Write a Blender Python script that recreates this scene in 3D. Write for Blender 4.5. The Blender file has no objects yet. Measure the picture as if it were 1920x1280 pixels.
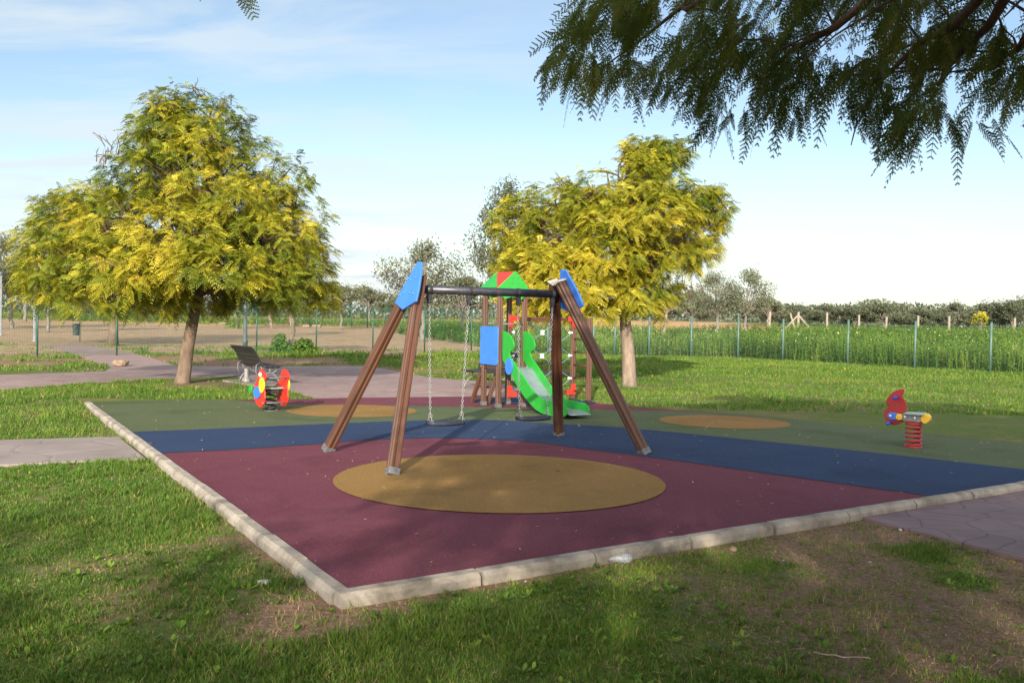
import bpy, bmesh, math, random
import numpy as np
from mathutils import Vector, Matrix

random.seed(7)
rng = np.random.default_rng(11)
SC = bpy.context.scene
COL = SC.collection
R = math.radians

# ------------------------------------------------------------------ camera
F, PITCH, ROLL, EYE = 1716.6, -0.0267, 0.0187, 1.65      # focal length in photo pixels
_fw = np.array([0, math.cos(PITCH), math.sin(PITCH)])
_r0 = np.array([1.0, 0, 0]); _u0 = np.cross(_r0, _fw)
_rt = _r0 * math.cos(ROLL) + _u0 * math.sin(ROLL)
_up = _u0 * math.cos(ROLL) - _r0 * math.sin(ROLL)
EYEP = np.array([0, 0, EYE])
cam = bpy.data.cameras.new('camera')
cam.sensor_width = 36.0; cam.lens = F / 1920 * 36
cam.clip_start = 0.05; cam.clip_end = 3000
co = bpy.data.objects.new('camera', cam); COL.objects.link(co)
M = Matrix(((_rt[0], _up[0], -_fw[0], 0), (_rt[1], _up[1], -_fw[1], 0), (_rt[2], _up[2], -_fw[2], EYE), (0, 0, 0, 1)))
co.matrix_world = M
SC.camera = co

# ------------------------------------------------------------------ light
SUN_ELEV = R(20.0)
SUN_AZ = math.atan2(-0.127, -0.992)                     # direction towards the sun: behind the camera, a little left
sdir = Vector((-0.127, -0.992, 0)).normalized() * math.cos(SUN_ELEV); sdir.z = math.sin(SUN_ELEV)
sun = bpy.data.lights.new('sun', 'SUN'); sun.energy = 4.3; sun.angle = R(0.6); sun.color = (1.0, 0.90, 0.76)
so = bpy.data.objects.new('sun', sun); COL.objects.link(so)
so.rotation_euler = sdir.to_track_quat('Z', 'Y').to_euler()
W = bpy.data.worlds.new('World'); SC.world = W; W.use_nodes = True
nt = W.node_tree; N = nt.nodes; Lk = nt.links
for n in list(N): N.remove(n)
out = N.new('ShaderNodeOutputWorld'); bg = N.new('ShaderNodeBackground'); bg.inputs[1].default_value = 0.084
sky = N.new('ShaderNodeTexSky'); sky.sky_type = 'NISHITA'; sky.sun_disc = False
sky.sun_elevation = SUN_ELEV; sky.sun_rotation = SUN_AZ; sky.air_density = 1.0; sky.dust_density = 0.4; sky.ozone_density = 1.0
tc = N.new('ShaderNodeTexCoord'); sep = N.new('ShaderNodeSeparateXYZ'); Lk.new(tc.outputs['Generated'], sep.inputs[0])
def wmath(op, a, b=None, clamp=False):
    m = N.new('ShaderNodeMath'); m.operation = op; m.use_clamp = clamp
    for i, v in enumerate((a, b)):
        if v is None: continue
        if isinstance(v, (int, float)): m.inputs[i].default_value = v
        else: Lk.new(v, m.inputs[i])
    return m.outputs[0]
zc = wmath('MAXIMUM', sep.outputs[2], 0.0)
den = wmath('ADD', zc, 0.16)
px_ = wmath('DIVIDE', sep.outputs[0], den); py_ = wmath('DIVIDE', sep.outputs[1], den)
cmb = N.new('ShaderNodeCombineXYZ'); Lk.new(px_, cmb.inputs[0]); Lk.new(py_, cmb.inputs[1])
mp = N.new('ShaderNodeMapping'); mp.inputs['Scale'].default_value = (0.55, 1.5, 1); mp.inputs['Rotation'].default_value = (0, 0, R(22)); mp.inputs['Location'].default_value = (1.3, 0.4, 0)
Lk.new(cmb.outputs[0], mp.inputs[0])
cn = N.new('ShaderNodeTexNoise'); cn.inputs['Scale'].default_value = 2.1; cn.inputs['Detail'].default_value = 9; cn.inputs['Roughness'].default_value = 0.58; cn.inputs['Distortion'].default_value = 0.5
Lk.new(mp.outputs[0], cn.inputs[0])
cr = N.new('ShaderNodeMapRange'); cr.inputs['From Min'].default_value = 0.42; cr.inputs['From Max'].default_value = 0.62
Lk.new(cn.outputs[0], cr.inputs[0])
# more cloud to the left, thin cloud and haze near the horizon
lf = N.new('ShaderNodeMapRange'); lf.inputs['From Min'].default_value = 0.25; lf.inputs['From Max'].default_value = -0.5; lf.inputs['To Min'].default_value = 0.10; lf.inputs['To Max'].default_value = 1.0
Lk.new(sep.outputs[0], lf.inputs[0])
cl = wmath('MULTIPLY', cr.outputs[0], lf.outputs[0])
hz = N.new('ShaderNodeMapRange'); hz.interpolation_type = 'SMOOTHSTEP'; hz.inputs['From Min'].default_value = 0.22; hz.inputs['From Max'].default_value = -0.04; hz.inputs['To Max'].default_value = 0.72
Lk.new(sep.outputs[2], hz.inputs[0])
fac = wmath('ADD', wmath('MULTIPLY', cl, 0.85), hz.outputs[0], True)
mixc = N.new('ShaderNodeMix'); mixc.data_type = 'RGBA'
Lk.new(fac, mixc.inputs[0]); Lk.new(sky.outputs[0], mixc.inputs[6]); mixc.inputs[7].default_value = (4.6, 5.15, 5.5, 1)
# unseen white brightening added to the sky behind the camera, as fill light
rear_fill = N.new('ShaderNodeMapRange'); rear_fill.interpolation_type = 'SMOOTHSTEP'; rear_fill.inputs['From Min'].default_value = 0.05; rear_fill.inputs['From Max'].default_value = -0.75; rear_fill.inputs['To Max'].default_value = 0.85
Lk.new(sep.outputs[1], rear_fill.inputs[0])
mixv = N.new('ShaderNodeMix'); mixv.data_type = 'RGBA'; Lk.new(rear_fill.outputs[0], mixv.inputs[0]); Lk.new(mixc.outputs[2], mixv.inputs[6]); mixv.inputs[7].default_value = (21.0, 20.2, 19.4, 1)
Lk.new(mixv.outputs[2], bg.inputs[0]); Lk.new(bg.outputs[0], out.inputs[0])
SC.view_settings.view_transform = 'Standard'; SC.view_settings.look = 'None'
SC.view_settings.exposure = 1.05; SC.view_settings.gamma = 1.0
SC.cycles.max_bounces = 6; SC.cycles.transparent_max_bounces = 8

# ------------------------------------------------------------------ pixel helpers (photo pixels -> points in the world)
def ray(px, py): return _fw * F + _rt * (px - 960) + _up * (640 - py)
def gp(px, py, z=0.0):
    d = ray(px, py); t = (z - EYE) / d[2]; return EYEP + d * t
def at(px, py, Y):
    d = ray(px, py); return EYEP + d * (Y / d[1])
def onp(px, py, P0, n):
    d = ray(px, py); t = np.dot(np.asarray(P0) - EYEP, n) / np.dot(d, n); return EYEP + d * t

# ------------------------------------------------------------------ materials
def new_mat(name):
    m = bpy.data.materials.new(name); m.use_nodes = True
    nt = m.node_tree; b = nt.nodes['Principled BSDF']; return m, nt, b
def node(nt, t, **kw):
    n = nt.nodes.new(t)
    for k, v in kw.items():
        if k in n.inputs: n.inputs[k].default_value = v
        else: setattr(n, k, v)
    return n
def ramp(nt, src, stops):
    r = nt.nodes.new('ShaderNodeValToRGB'); e = r.color_ramp.elements
    while len(e) < len(stops): e.new(0.5)
    for i, (p, c) in enumerate(stops): e[i].position = p; e[i].color = (*c, 1)
    nt.links.new(src, r.inputs[0]); return r.outputs[0]
def noise(nt, vec, scale, detail=4, rough=0.55, dist=0.0):
    n = nt.nodes.new('ShaderNodeTexNoise'); n.inputs['Scale'].default_value = scale; n.inputs['Detail'].default_value = detail
    n.inputs['Roughness'].default_value = rough; n.inputs['Distortion'].default_value = dist
    if vec is not None: nt.links.new(vec, n.inputs[0])
    return n.outputs[0]
def objco(nt): return nt.nodes.new('ShaderNodeTexCoord').outputs['Object']
def mix(nt, f, a, b, mode='MIX'):
    m = nt.nodes.new('ShaderNodeMix'); m.data_type = 'RGBA'; m.blend_type = mode
    for i, v in ((0, f), (6, a), (7, b)):
        if isinstance(v, (int, float)): m.inputs[i].default_value = v
        elif isinstance(v, tuple): m.inputs[i].default_value = (*v, 1)
        else: nt.links.new(v, m.inputs[i])
    return m.outputs[2]
def bump(nt, b, h, strength=0.3, dist=0.02):
    n = nt.nodes.new('ShaderNodeBump'); n.inputs['Strength'].default_value = strength; n.inputs['Distance'].default_value = dist
    nt.links.new(h, n.inputs['Height']); nt.links.new(n.outputs[0], b.inputs['Normal'])
def mathn(nt, op, a, b=None, clamp=False):
    m = nt.nodes.new('ShaderNodeMath'); m.operation = op; m.use_clamp = clamp
    for i, v in enumerate((a, b)):
        if v is None: continue
        if isinstance(v, (int, float)): m.inputs[i].default_value = v
        else: nt.links.new(v, m.inputs[i])
    return m.outputs[0]
def attr(nt, name, out='Fac'):
    a = nt.nodes.new('ShaderNodeAttribute'); a.attribute_name = name; return a.outputs[out]

def plain(name, c, rough=0.5, metal=0.0, var=0.12, scale=8, bmp=0.0):
    m, nt, b = new_mat(name); o = objco(nt)
    n = noise(nt, o, scale, 6)
    lo = tuple(x * (1 - var) for x in c); hi = tuple(min(1, x * (1 + var)) for x in c)
    nt.links.new(ramp(nt, n, [(0.3, lo), (0.7, hi)]), b.inputs['Base Color'])
    cc = b.inputs['Base Color'].links[0].from_socket
    mp = nt.nodes.new('ShaderNodeMapping'); mp.inputs['Scale'].default_value = (5, 5, 0.9); nt.links.new(o, mp.inputs[0])
    dirt = ramp(nt, noise(nt, mp.outputs[0], 3.0, 7, 0.7, 0.6), [(0.50, (0, 0, 0)), (0.72, (0.42, 0.42, 0.42))])
    cc = mix(nt, dirt, cc, tuple(0.55 * x + 0.018 for x in c))
    sc = ramp(nt, noise(nt, o, 55, 3, 0.6, 1.5), [(0.66, (0, 0, 0)), (0.72, (0.35, 0.35, 0.35))])
    nt.links.new(mix(nt, sc, cc, tuple(min(1, x * 0.85 + 0.05) for x in c)), b.inputs['Base Color'])
    rr_ = nt.nodes.new('ShaderNodeMapRange'); nt.links.new(n, rr_.inputs[0]); rr_.inputs['To Min'].default_value = max(.05, rough - .12); rr_.inputs['To Max'].default_value = min(1, rough + .18); nt.links.new(rr_.outputs[0], b.inputs['Roughness'])
    b.inputs['Metallic'].default_value = metal
    if bmp: bump(nt, b, noise(nt, o, scale * 6, 4), bmp, 0.004)
    return m
def rubber(name, c, dirt=(0.20, 0.17, 0.11)):
    m, nt, b = new_mat(name); o = objco(nt)
    g = noise(nt, o, 130, 3, 0.7); g2 = noise(nt, o, 1.1, 5, 0.6); g3 = noise(nt, o, 0.35, 4)
    v = nt.nodes.new('ShaderNodeTexVoronoi'); v.inputs['Scale'].default_value = 230; nt.links.new(o, v.inputs[0])
    bw = nt.nodes.new('ShaderNodeRGBToBW'); nt.links.new(v.outputs['Color'], bw.inputs[0])
    fine = ramp(nt, bw.outputs[0], [(0.12, tuple(x * 0.62 for x in c)), (0.5, c), (0.88, tuple(min(1, x * 1.45 + 0.015) for x in c))])
    col = mix(nt, mathn(nt, 'MULTIPLY', g2, 0.20), fine, tuple(0.62 * x + 0.38 * y for x, y in zip(c, dirt)))
    gm = ramp(nt, noise(nt, o, 62, 4, 0.75), [(0.34, (0.72, 0.72, 0.72)), (0.5, (1, 1, 1)), (0.66, (1.0, 1.0, 1.0))]); col = mix(nt, 1.0, col, gm, 'MULTIPLY')
    lt = ramp(nt, noise(nt, o, 84, 3, 0.7), [(0.60, (0, 0, 0)), (0.70, (0.30, 0.30, 0.30))]); col = mix(nt, lt, col, tuple(min(1, 1.5 * x + 0.05) for x in c))
    sp = ramp(nt, noise(nt, o, 38, 2, 0.5), [(0.715, (0, 0, 0)), (0.735, (1, 1, 1))])
    spm = mathn(nt, 'MULTIPLY', sp, ramp(nt, g2, [(0.45, (0, 0, 0)), (0.6, (0.7, 0.7, 0.7))]))
    col = mix(nt, spm, col, (0.34, 0.29, 0.16))
    fade = ramp(nt, noise(nt, o, 0.55, 6, 0.62, 0.8), [(0.42, (0, 0, 0)), (0.70, (0.38, 0.38, 0.38))]); col = mix(nt, fade, col, tuple(1.12 * x + 0.022 for x in c))
    st = ramp(nt, noise(nt, o, 0.8, 6, 0.65, 0.6), [(0.52, (1, 1, 1)), (0.75, (0.66, 0.66, 0.66))])
    col = mix(nt, 1.0, col, st, 'MULTIPLY')
    nt.links.new(col, b.inputs['Base Color']); b.inputs['Roughness'].default_value = 0.85
    b.inputs['Specular IOR Level'].default_value = 0.12
    bump(nt, b, v.outputs['Distance'], 0.5, 0.004); return m
def wood(name, dark, light, weather=0.0):
    m, nt, b = new_mat(name)
    g = attr(nt, 'grain', 'Vector')
    mp = nt.nodes.new('ShaderNodeMapping'); mp.inputs['Scale'].default_value = (46, 46, 1.6); nt.links.new(g, mp.inputs[0])
    n = noise(nt, mp.outputs[0], 1.0, 6, 0.65, 0.4)
    c = ramp(nt, n, [(0.28, dark), (0.5, tuple((x + y) / 2 for x, y in zip(dark, light))), (0.72, light)])
    mp2 = nt.nodes.new('ShaderNodeMapping'); mp2.inputs['Scale'].default_value = (12, 12, 1.2); nt.links.new(g, mp2.inputs[0])
    n2 = noise(nt, mp2.outputs[0], 1.0, 5, 0.6)
    w = ramp(nt, n2, [(0.45, (0, 0, 0)), (0.7, (weather,) * 3)])
    c = mix(nt, w, c, (0.10, 0.068, 0.050))
    nt.links.new(c, b.inputs['Base Color']); b.inputs['Roughness'].default_value = 0.5
    bump(nt, b, n, 0.35, 0.006); return m
def leafmat(name, stops, trans=0.35, rough=0.55):
    m, nt, b = new_mat(name)
    c = ramp(nt, attr(nt, 'tint'), stops)
    nt.links.new(c, b.inputs['Base Color']); b.inputs['Roughness'].default_value = rough; b.inputs['Specular IOR Level'].default_value = 0.25
    t = nt.nodes.new('ShaderNodeBsdfTranslucent'); nt.links.new(c, t.inputs[0])
    mx = nt.nodes.new('ShaderNodeMixShader'); mx.inputs[0].default_value = trans
    nt.links.new(b.outputs[0], mx.inputs[1]); nt.links.new(t.outputs[0], mx.inputs[2])
    nt.links.new(mx.outputs[0], nt.nodes['Material Output'].inputs[0]); return m
def bark(name, a, bcol, scale=9):
    m, nt, b = new_mat(name); o = objco(nt)
    mp = nt.nodes.new('ShaderNodeMapping'); mp.inputs['Scale'].default_value = (1.0, 1.0, 0.35); nt.links.new(o, mp.inputs[0])
    n = noise(nt, mp.outputs[0], scale, 8, 0.7, 0.3); n2 = noise(nt, o, 1.7, 4)
    c = ramp(nt, n, [(0.3, a), (0.65, bcol)])
    c = mix(nt, ramp(nt, n2, [(0.45, (0, 0, 0)), (0.7, (0.55, 0.55, 0.55))]), c, tuple(x * 0.55 for x in a))
    nt.links.new(c, b.inputs['Base Color']); b.inputs['Roughness'].default_value = 0.9
    bump(nt, b, n, 0.9, 0.03); return m

MT = {}
MT['maroon'] = rubber('maroon_rubber', (0.118, 0.028, 0.046))
MT['blue_r'] = rubber('blue_rubber', (0.014, 0.033, 0.084))
MT['green_r'] = rubber('green_rubber', (0.072, 0.094, 0.043))
MT['tan_r'] = rubber('tan_rubber', (0.215, 0.122, 0.035))
MT['wood'] = wood('stained_wood', (0.022, 0.008, 0.004), (0.125, 0.045, 0.018), 0.42)
MT['wood2'] = wood('tower_wood', (0.030, 0.012, 0.006), (0.125, 0.050, 0.025), 0.35)
MT['blue'] = plain('blue_panel', (0.035, 0.160, 0.58), 0.42, var=0.08, scale=5)
MT['green'] = plain('green_panel', (0.016, 0.27, 0.028), 0.4, var=0.08, scale=5)
MT['red'] = plain('red_panel', (0.58, 0.024, 0.012), 0.42, var=0.1, scale=5)
MT['darkred'] = plain('dark_red_panel', (0.34, 0.012, 0.014), 0.45, var=0.12, scale=6)
MT['redcoil'] = plain('red_spring_paint', (0.36, 0.022, 0.026), 0.4, var=0.2, scale=20)
MT['yellow'] = plain('yellow_panel', (0.78, 0.46, 0.02), 0.42, var=0.08)
MT['steel'] = plain('galvanised_steel', (0.14, 0.144, 0.148), 0.55, 0.4, 0.2, 25)
MT['chain'] = plain('chain_zinc', (0.34, 0.345, 0.35), 0.45, 0.5, 0.2, 25)
MT['slidebed'] = plain('slide_steel', (0.33, 0.39, 0.42), 0.32, 0.6, 0.12, 6)
MT['bar'] = plain('dark_bar_paint', (0.055, 0.057, 0.068), 0.36, 0.5, 0.3, 14)
MT['black'] = plain('black_plastic', (0.020, 0.020, 0.022), 0.5, 0, 0.3)
MT['seat'] = plain('rubber_seat', (0.022, 0.026, 0.040), 0.55, 0, 0.3, 12)
MT['grey'] = plain('grey_plate', (0.24, 0.25, 0.25), 0.5, 0, 0.15, 12)
MT['capgrey'] = plain('worn_grey_cap', (0.46, 0.42, 0.38), 0.7, 0, 0.25, 22)
MT['white'] = plain('white_plastic', (0.76, 0.74, 0.68), 0.45, 0, 0.06)
MT['rope'] = plain('pale_blue_rope', (0.10, 0.22, 0.26), 0.8, 0, 0.2, 40)
MT['kerb'] = None
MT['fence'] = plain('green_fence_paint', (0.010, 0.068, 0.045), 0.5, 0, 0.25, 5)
MT['fence2'] = plain('pale_green_fence', (0.060, 0.118, 0.100), 0.5, 0, 0.25, 5)  # lighter, bluer tone for the right half of the fence
MT['lamp'] = plain('dark_lamp_paint', (0.075, 0.095, 0.10), 0.5, 0.2, 0.25, 5)
MT['palepole'] = plain('pale_pole', (0.27, 0.28, 0.28), 0.5, 0.3, 0.15, 5)
MT['slat'] = plain('dark_slat', (0.022, 0.019, 0.019), 0.5, 0, 0.3, 20)
MT['iron'] = plain('pale_iron', (0.19, 0.19, 0.18), 0.55, 0.2, 0.25, 20)
MT['post'] = plain('weathered_post', (0.30, 0.25, 0.20), 0.9, 0, 0.25, 10)
MT['bark'] = bark('smooth_bark', (0.085, 0.055, 0.036), (0.215, 0.155, 0.108))
MT['bark2'] = bark('pale_bark', (0.115, 0.082, 0.060), (0.29, 0.22, 0.165))
MT['olivebark'] = bark('olive_bark', (0.09, 0.075, 0.06), (0.23, 0.20, 0.17))
MT['darkbark'] = bark('dark_bark', (0.045, 0.028, 0.020), (0.13, 0.075, 0.05))
MT['leafL'] = leafmat('yellow_green_leaf', [(0.0, (0.060, 0.105, 0.010)), (0.3, (0.17, 0.20, 0.014)), (0.6, (0.36, 0.33, 0.024)), (1.0, (0.54, 0.42, 0.038))], 0.3)
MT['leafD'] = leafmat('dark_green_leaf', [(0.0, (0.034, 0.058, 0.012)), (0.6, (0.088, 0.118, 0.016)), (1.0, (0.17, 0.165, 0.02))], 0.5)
MT['leafO'] = leafmat('olive_leaf', [(0.0, (0.066, 0.084, 0.046)), (0.5, (0.122, 0.136, 0.080)), (1.0, (0.19, 0.185, 0.115))], 0.2)
MT['grass'] = leafmat('grass_blade', [(0.0, (0.058, 0.130, 0.014)), (0.55, (0.112, 0.195, 0.022)), (0.85, (0.19, 0.235, 0.034)), (0.93, (0.33, 0.24, 0.09)), (1.0, (0.36, 0.25, 0.12))], 0.3)
MT['weed'] = leafmat('weed_leaf', [(0.0, (0.048, 0.098, 0.012)), (0.5, (0.110, 0.205, 0.020)), (0.86, (0.23, 0.31, 0.04)), (0.90, (0.26, 0.21, 0.09)), (0.94, (0.30, 0.22, 0.10)), (0.97, (0.75, 0.72, 0.45)), (1.0, (0.8, 0.78, 0.6))], 0.3)

MT['litter'] = leafmat('fallen_leaflet', [(0.0, (0.10, 0.07, 0.03)), (0.45, (0.32, 0.24, 0.10)), (1.0, (0.50, 0.42, 0.14))], 0.1)

MT['clod'] = leafmat('soil_clod', [(0.0, (0.10, 0.06, 0.04)), (0.8, (0.28, 0.19, 0.13)), (1.0, (0.45, 0.38, 0.30))], 0.0, 0.9)

def m_kerb():
    m, nt, b = new_mat('kerb_concrete'); o = objco(nt)
    n = noise(nt, o, 5, 8, 0.65); n2 = noise(nt, o, 60, 3)
    c = ramp(nt, n, [(0.3, (0.19, 0.163, 0.132)), (0.6, (0.36, 0.318, 0.262))])
    c = mix(nt, mathn(nt, 'MULTIPLY', n2, 0.35), c, (0.16, 0.14, 0.115))
    st = ramp(nt, noise(nt, o, 2.2, 6, 0.7, 0.5), [(0.48, (1, 1, 1)), (0.66, (0.5, 0.48, 0.44))])
    c = mix(nt, 1.0, c, st, 'MULTIPLY')
    nt.links.new(c, b.inputs['Base Color']); b.inputs['Roughness'].default_value = 0.9
    bump(nt, b, n2, 0.4, 0.006); return m
MT['kerb'] = m_kerb()
def m_stamped(name, c1, c2, scale, crack=0.022):
    m, nt, b = new_mat(name); o = objco(nt)
    w = nt.nodes.new('ShaderNodeMapping'); nt.links.new(o, w.inputs[0])
    nz = nt.nodes.new('ShaderNodeTexNoise'); nz.inputs['Scale'].default_value = 3.2; nz.inputs['Detail'].default_value = 4; nt.links.new(o, nz.inputs[0])
    ad = nt.nodes.new('ShaderNodeVectorMath'); ad.operation = 'MULTIPLY_ADD'; nt.links.new(nz.outputs['Color'], ad.inputs[0]); ad.inputs[1].default_value = (0.16, 0.16, 0.0); nt.links.new(o, ad.inputs[2])
    v = nt.nodes.new('ShaderNodeTexVoronoi'); v.feature = 'DISTANCE_TO_EDGE'; v.voronoi_dimensions = '2D'; v.inputs['Scale'].default_value = scale; v.inputs['Randomness'].default_value = 0.75; nt.links.new(ad.outputs[0], v.inputs[0])
    v2 = nt.nodes.new('ShaderNodeTexVoronoi'); v2.voronoi_dimensions = '2D'; v2.inputs['Scale'].default_value = scale; v2.inputs['Randomness'].default_value = 0.75; nt.links.new(ad.outputs[0], v2.inputs[0])
    bw = nt.nodes.new('ShaderNodeRGBToBW'); nt.links.new(v2.outputs['Color'], bw.inputs[0])
    n = noise(nt, o, 1.6, 8, 0.65)
    base = ramp(nt, n, [(0.3, c1), (0.7, c2)])
    base = mix(nt, mathn(nt, 'MULTIPLY', bw.outputs[0], 0.18), base, tuple(x * 0.6 for x in c1))
    ck = ramp(nt, v.outputs[0], [(0.0, (1, 1, 1)), (crack, (0, 0, 0))])
    base = mix(nt, mathn(nt, 'MULTIPLY', ck, 0.75), base, tuple(x * 0.35 for x in c1))
    nt.links.new(base, b.inputs['Base Color']); b.inputs['Roughness'].default_value = 0.75
    bump(nt, b, ramp(nt, v.outputs[0], [(0.0, (0, 0, 0)), (0.05, (1, 1, 1))]), 0.5, 0.01); return m
MT['stamped'] = m_stamped('stamped_concrete', (0.140, 0.086, 0.086), (0.22, 0.150, 0.146), 2.7, 0.03)
MT['plaza'] = m_stamped('pink_path_concrete', (0.195, 0.128, 0.118), (0.30, 0.215, 0.195), 1.9, 0.014)
MT['slab'] = m_stamped('grey_path_concrete', (0.195, 0.155, 0.140), (0.275, 0.23, 0.21), 1.2, 0.008)

def m_ground():
    m, nt, b = new_mat('soil_and_turf'); o = objco(nt)
    n1 = noise(nt, o, 2.3, 8, 0.65); n2 = noise(nt, o, 26, 5, 0.7); n3 = noise(nt, o, 0.35, 5)
    soil = ramp(nt, n2, [(0.3, (0.105, 0.060, 0.036)), (0.7, (0.29, 0.19, 0.125))])
    turf = ramp(nt, n2, [(0.3, (0.040, 0.075, 0.014)), (0.5, (0.080, 0.118, 0.022)), (0.75, (0.135, 0.155, 0.034))])
    turf = mix(nt, ramp(nt, n1, [(0.5, (0, 0, 0)), (0.75, (0.6, 0.6, 0.6))]), turf, soil)
    dirt = ramp(nt, n1, [(0.3, (0.23, 0.150, 0.090)), (0.7, (0.40, 0.28, 0.18))])
    dirt = mix(nt, ramp(nt, n3, [(0.5, (0, 0, 0)), (0.68, (0.35, 0.35, 0.35))]), dirt, (0.13, 0.13, 0.05))
    far = ramp(nt, n3, [(0.35, (0.40, 0.225, 0.095)), (0.7, (0.46, 0.30, 0.15))])
    c = mix(nt, attr(nt, 'turf'), soil, turf)
    c = mix(nt, attr(nt, 'dirt'), c, dirt)
    c = mix(nt, attr(nt, 'field'), c, far)
    nt.links.new(c, b.inputs['Base Color']); b.inputs['Roughness'].default_value = 0.95; b.inputs['Specular IOR Level'].default_value = 0.15
    bump(nt, b, n2, 0.7, 0.02); return m
MT['ground'] = m_ground()
def m_stone():
    m, nt, b = new_mat('rough_stone'); o = objco(nt)
    n = noise(nt, o, 14, 7, 0.7)
    nt.links.new(ramp(nt, n, [(0.3, (0.15, 0.10, 0.065)), (0.7, (0.32, 0.235, 0.165))]), b.inputs['Base Color'])
    b.inputs['Roughness'].default_value = 0.9; bump(nt, b, n, 0.7, 0.02); return m
MT['stone'] = m_stone()
def m_bag():
    m, nt, b = new_mat('clear_plastic'); b.inputs['Base Color'].default_value = (0.75, 0.78, 0.8, 1); b.inputs['Roughness'].default_value = 0.2
    b.inputs['Transmission Weight'].default_value = 0.75
    bump(nt, b, noise(nt, objco(nt), 40, 4), 0.8, 0.01); return m
MT['bag'] = m_bag()

# ------------------------------------------------------------------ mesh builder
class MB:
    def __init__(s): s.v = []; s.f = []; s.g = []; s.sm = []
    def add(s, v, f, g=None, smooth=False):
        o = len(s.v); s.v += [tuple(map(float, p)) for p in v]
        s.g += [tuple(map(float, p)) for p in (g if g is not None else v)]
        s.f += [tuple(i + o for i in q) for q in f]; s.sm += [smooth] * len(f)
    def frame(s, d, x=None):
        d = Vector(d).normalized(); x = Vector(x) if x is not None else (Vector((0, 0, 1)) if abs(d.z) < 0.9 else Vector((1, 0, 0)))
        x = (x - d * x.dot(d)).normalized(); return x, d.cross(x).normalized(), d
    def extrude(s, poly, P0, P1, x=None, smooth=False):        # polygon swept straight from P0 to P1
        P0 = Vector(P0); P1 = Vector(P1); X, Y, D = s.frame(P1 - P0, x); L = (P1 - P0).length; n = len(poly)
        o = random.random() * 9
        v = [P0 + X * a + Y * b for a, b in poly] + [P1 + X * a + Y * b for a, b in poly]
        g = [(a + o, b, o) for a, b in poly] + [(a + o, b, L + o) for a, b in poly]
        f = [(i, (i + 1) % n, n + (i + 1) % n, n + i) for i in range(n)] + [tuple(reversed(range(n))), tuple(range(n, 2 * n))]
        s.add(v, f, g, smooth)
    def box(s, c, size, rot=None):
        c = Vector(c); hx, hy, hz = (q / 2 for q in size)
        v = [Vector((x, y, z)) for z in (-hz, hz) for x, y in ((-hx, -hy), (hx, -hy), (hx, hy), (-hx, hy))]
        if rot is not None: v = [rot @ p for p in v]
        s.add([p + c for p in v], [(3, 2, 1, 0), (4, 5, 6, 7), (0, 1, 5, 4), (1, 2, 6, 5), (2, 3, 7, 6), (3, 0, 4, 7)])
    def tube(s, pts, rad, n=10, cap=True, smooth=True, closed=False):
        pts = [Vector(p) for p in pts]; m = len(pts)
        if not hasattr(rad, '__len__'): rad = [rad] * m
        X = None; rings = []; vs = []
        for i, p in enumerate(pts):
            if closed: d = pts[(i + 1) % m] - pts[i - 1]
            else: d = pts[min(i + 1, m - 1)] - pts[max(i - 1, 0)]
            X, Y, D = s.frame(d, X)
            vs += [p + (X * math.cos(2 * math.pi * k / n) + Y * math.sin(2 * math.pi * k / n)) * rad[i] for k in range(n)]
        f = [(i * n + k, i * n + (k + 1) % n, ((i + 1) % m) * n + (k + 1) % n, ((i + 1) % m) * n + k) for i in range(m if closed else m - 1) for k in range(n)]
        s.add(vs, f, None, smooth)
        if cap and not closed:
            o = len(s.v) - len(vs)
            s.f += [tuple(o + k for k in reversed(range(n))), tuple(o + (m - 1) * n + k for k in range(n))]; s.sm += [False, False]
    def prism(s, pts3, nrm, th):                                 # flat outline in 3-D given a thickness along nrm
        nrm = Vector(nrm).normalized(); a = [Vector(p) - nrm * th / 2 for p in pts3]; b = [Vector(p) + nrm * th / 2 for p in pts3]; n = len(a)
        s.add(a + b, [tuple(reversed(range(n))), tuple(range(n, 2 * n))] + [(i, (i + 1) % n, n + (i + 1) % n, n + i) for i in range(n)])
        bm = None
    def ball(s, c, r, n=10, m=6, jit=0):
        r = r if hasattr(r, '__len__') else (r, r, r); v = []; f = []
        for i in range(m + 1):
            t = math.pi * i / m
            for k in range(n):
                a = 2 * math.pi * k / n; q = 1 + random.uniform(-jit, jit)
                v.append((c[0] + r[0] * math.sin(t) * math.cos(a) * q, c[1] + r[1] * math.sin(t) * math.sin(a) * q, c[2] + r[2] * math.cos(t) * q))
        f = [(i * n + k, (i + 1) * n + k, (i + 1) * n + (k + 1) % n, i * n + (k + 1) % n) for i in range(m) for k in range(n)]
        s.add(v, f, None, jit == 0)
    def build(s, name, mat, parent=None, bevel=0.0, origin=None):
        me = bpy.data.meshes.new(name)
        og = Vector(origin) if origin is not None else Vector((0, 0, 0))
        me.from_pydata([Vector(p) - og for p in s.v], [], s.f); me.materials.append(mat)
        me.polygons.foreach_set('use_smooth', s.sm)
        a = me.attributes.new('grain', 'FLOAT_VECTOR', 'POINT'); a.data.foreach_set('vector', np.array(s.g, dtype=np.float32).ravel())
        bm = bmesh.new(); bm.from_mesh(me); bmesh.ops.recalc_face_normals(bm, faces=bm.faces); bm.to_mesh(me); bm.free()
        me.update()
        o = bpy.data.objects.new(name, me); COL.objects.link(o)
        if parent is not None:
            o.parent = parent; o.matrix_parent_inverse = Matrix.Translation(-Vector(parent.location)) if origin is None else Matrix()
        if origin is not None and parent is None: o.location = og
        if bevel:
            b = o.modifiers.new('bevel', 'BEVEL'); b.width = bevel; b.segments = 2; b.limit_method = 'ANGLE'; b.angle_limit = R(40)
        return o
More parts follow.
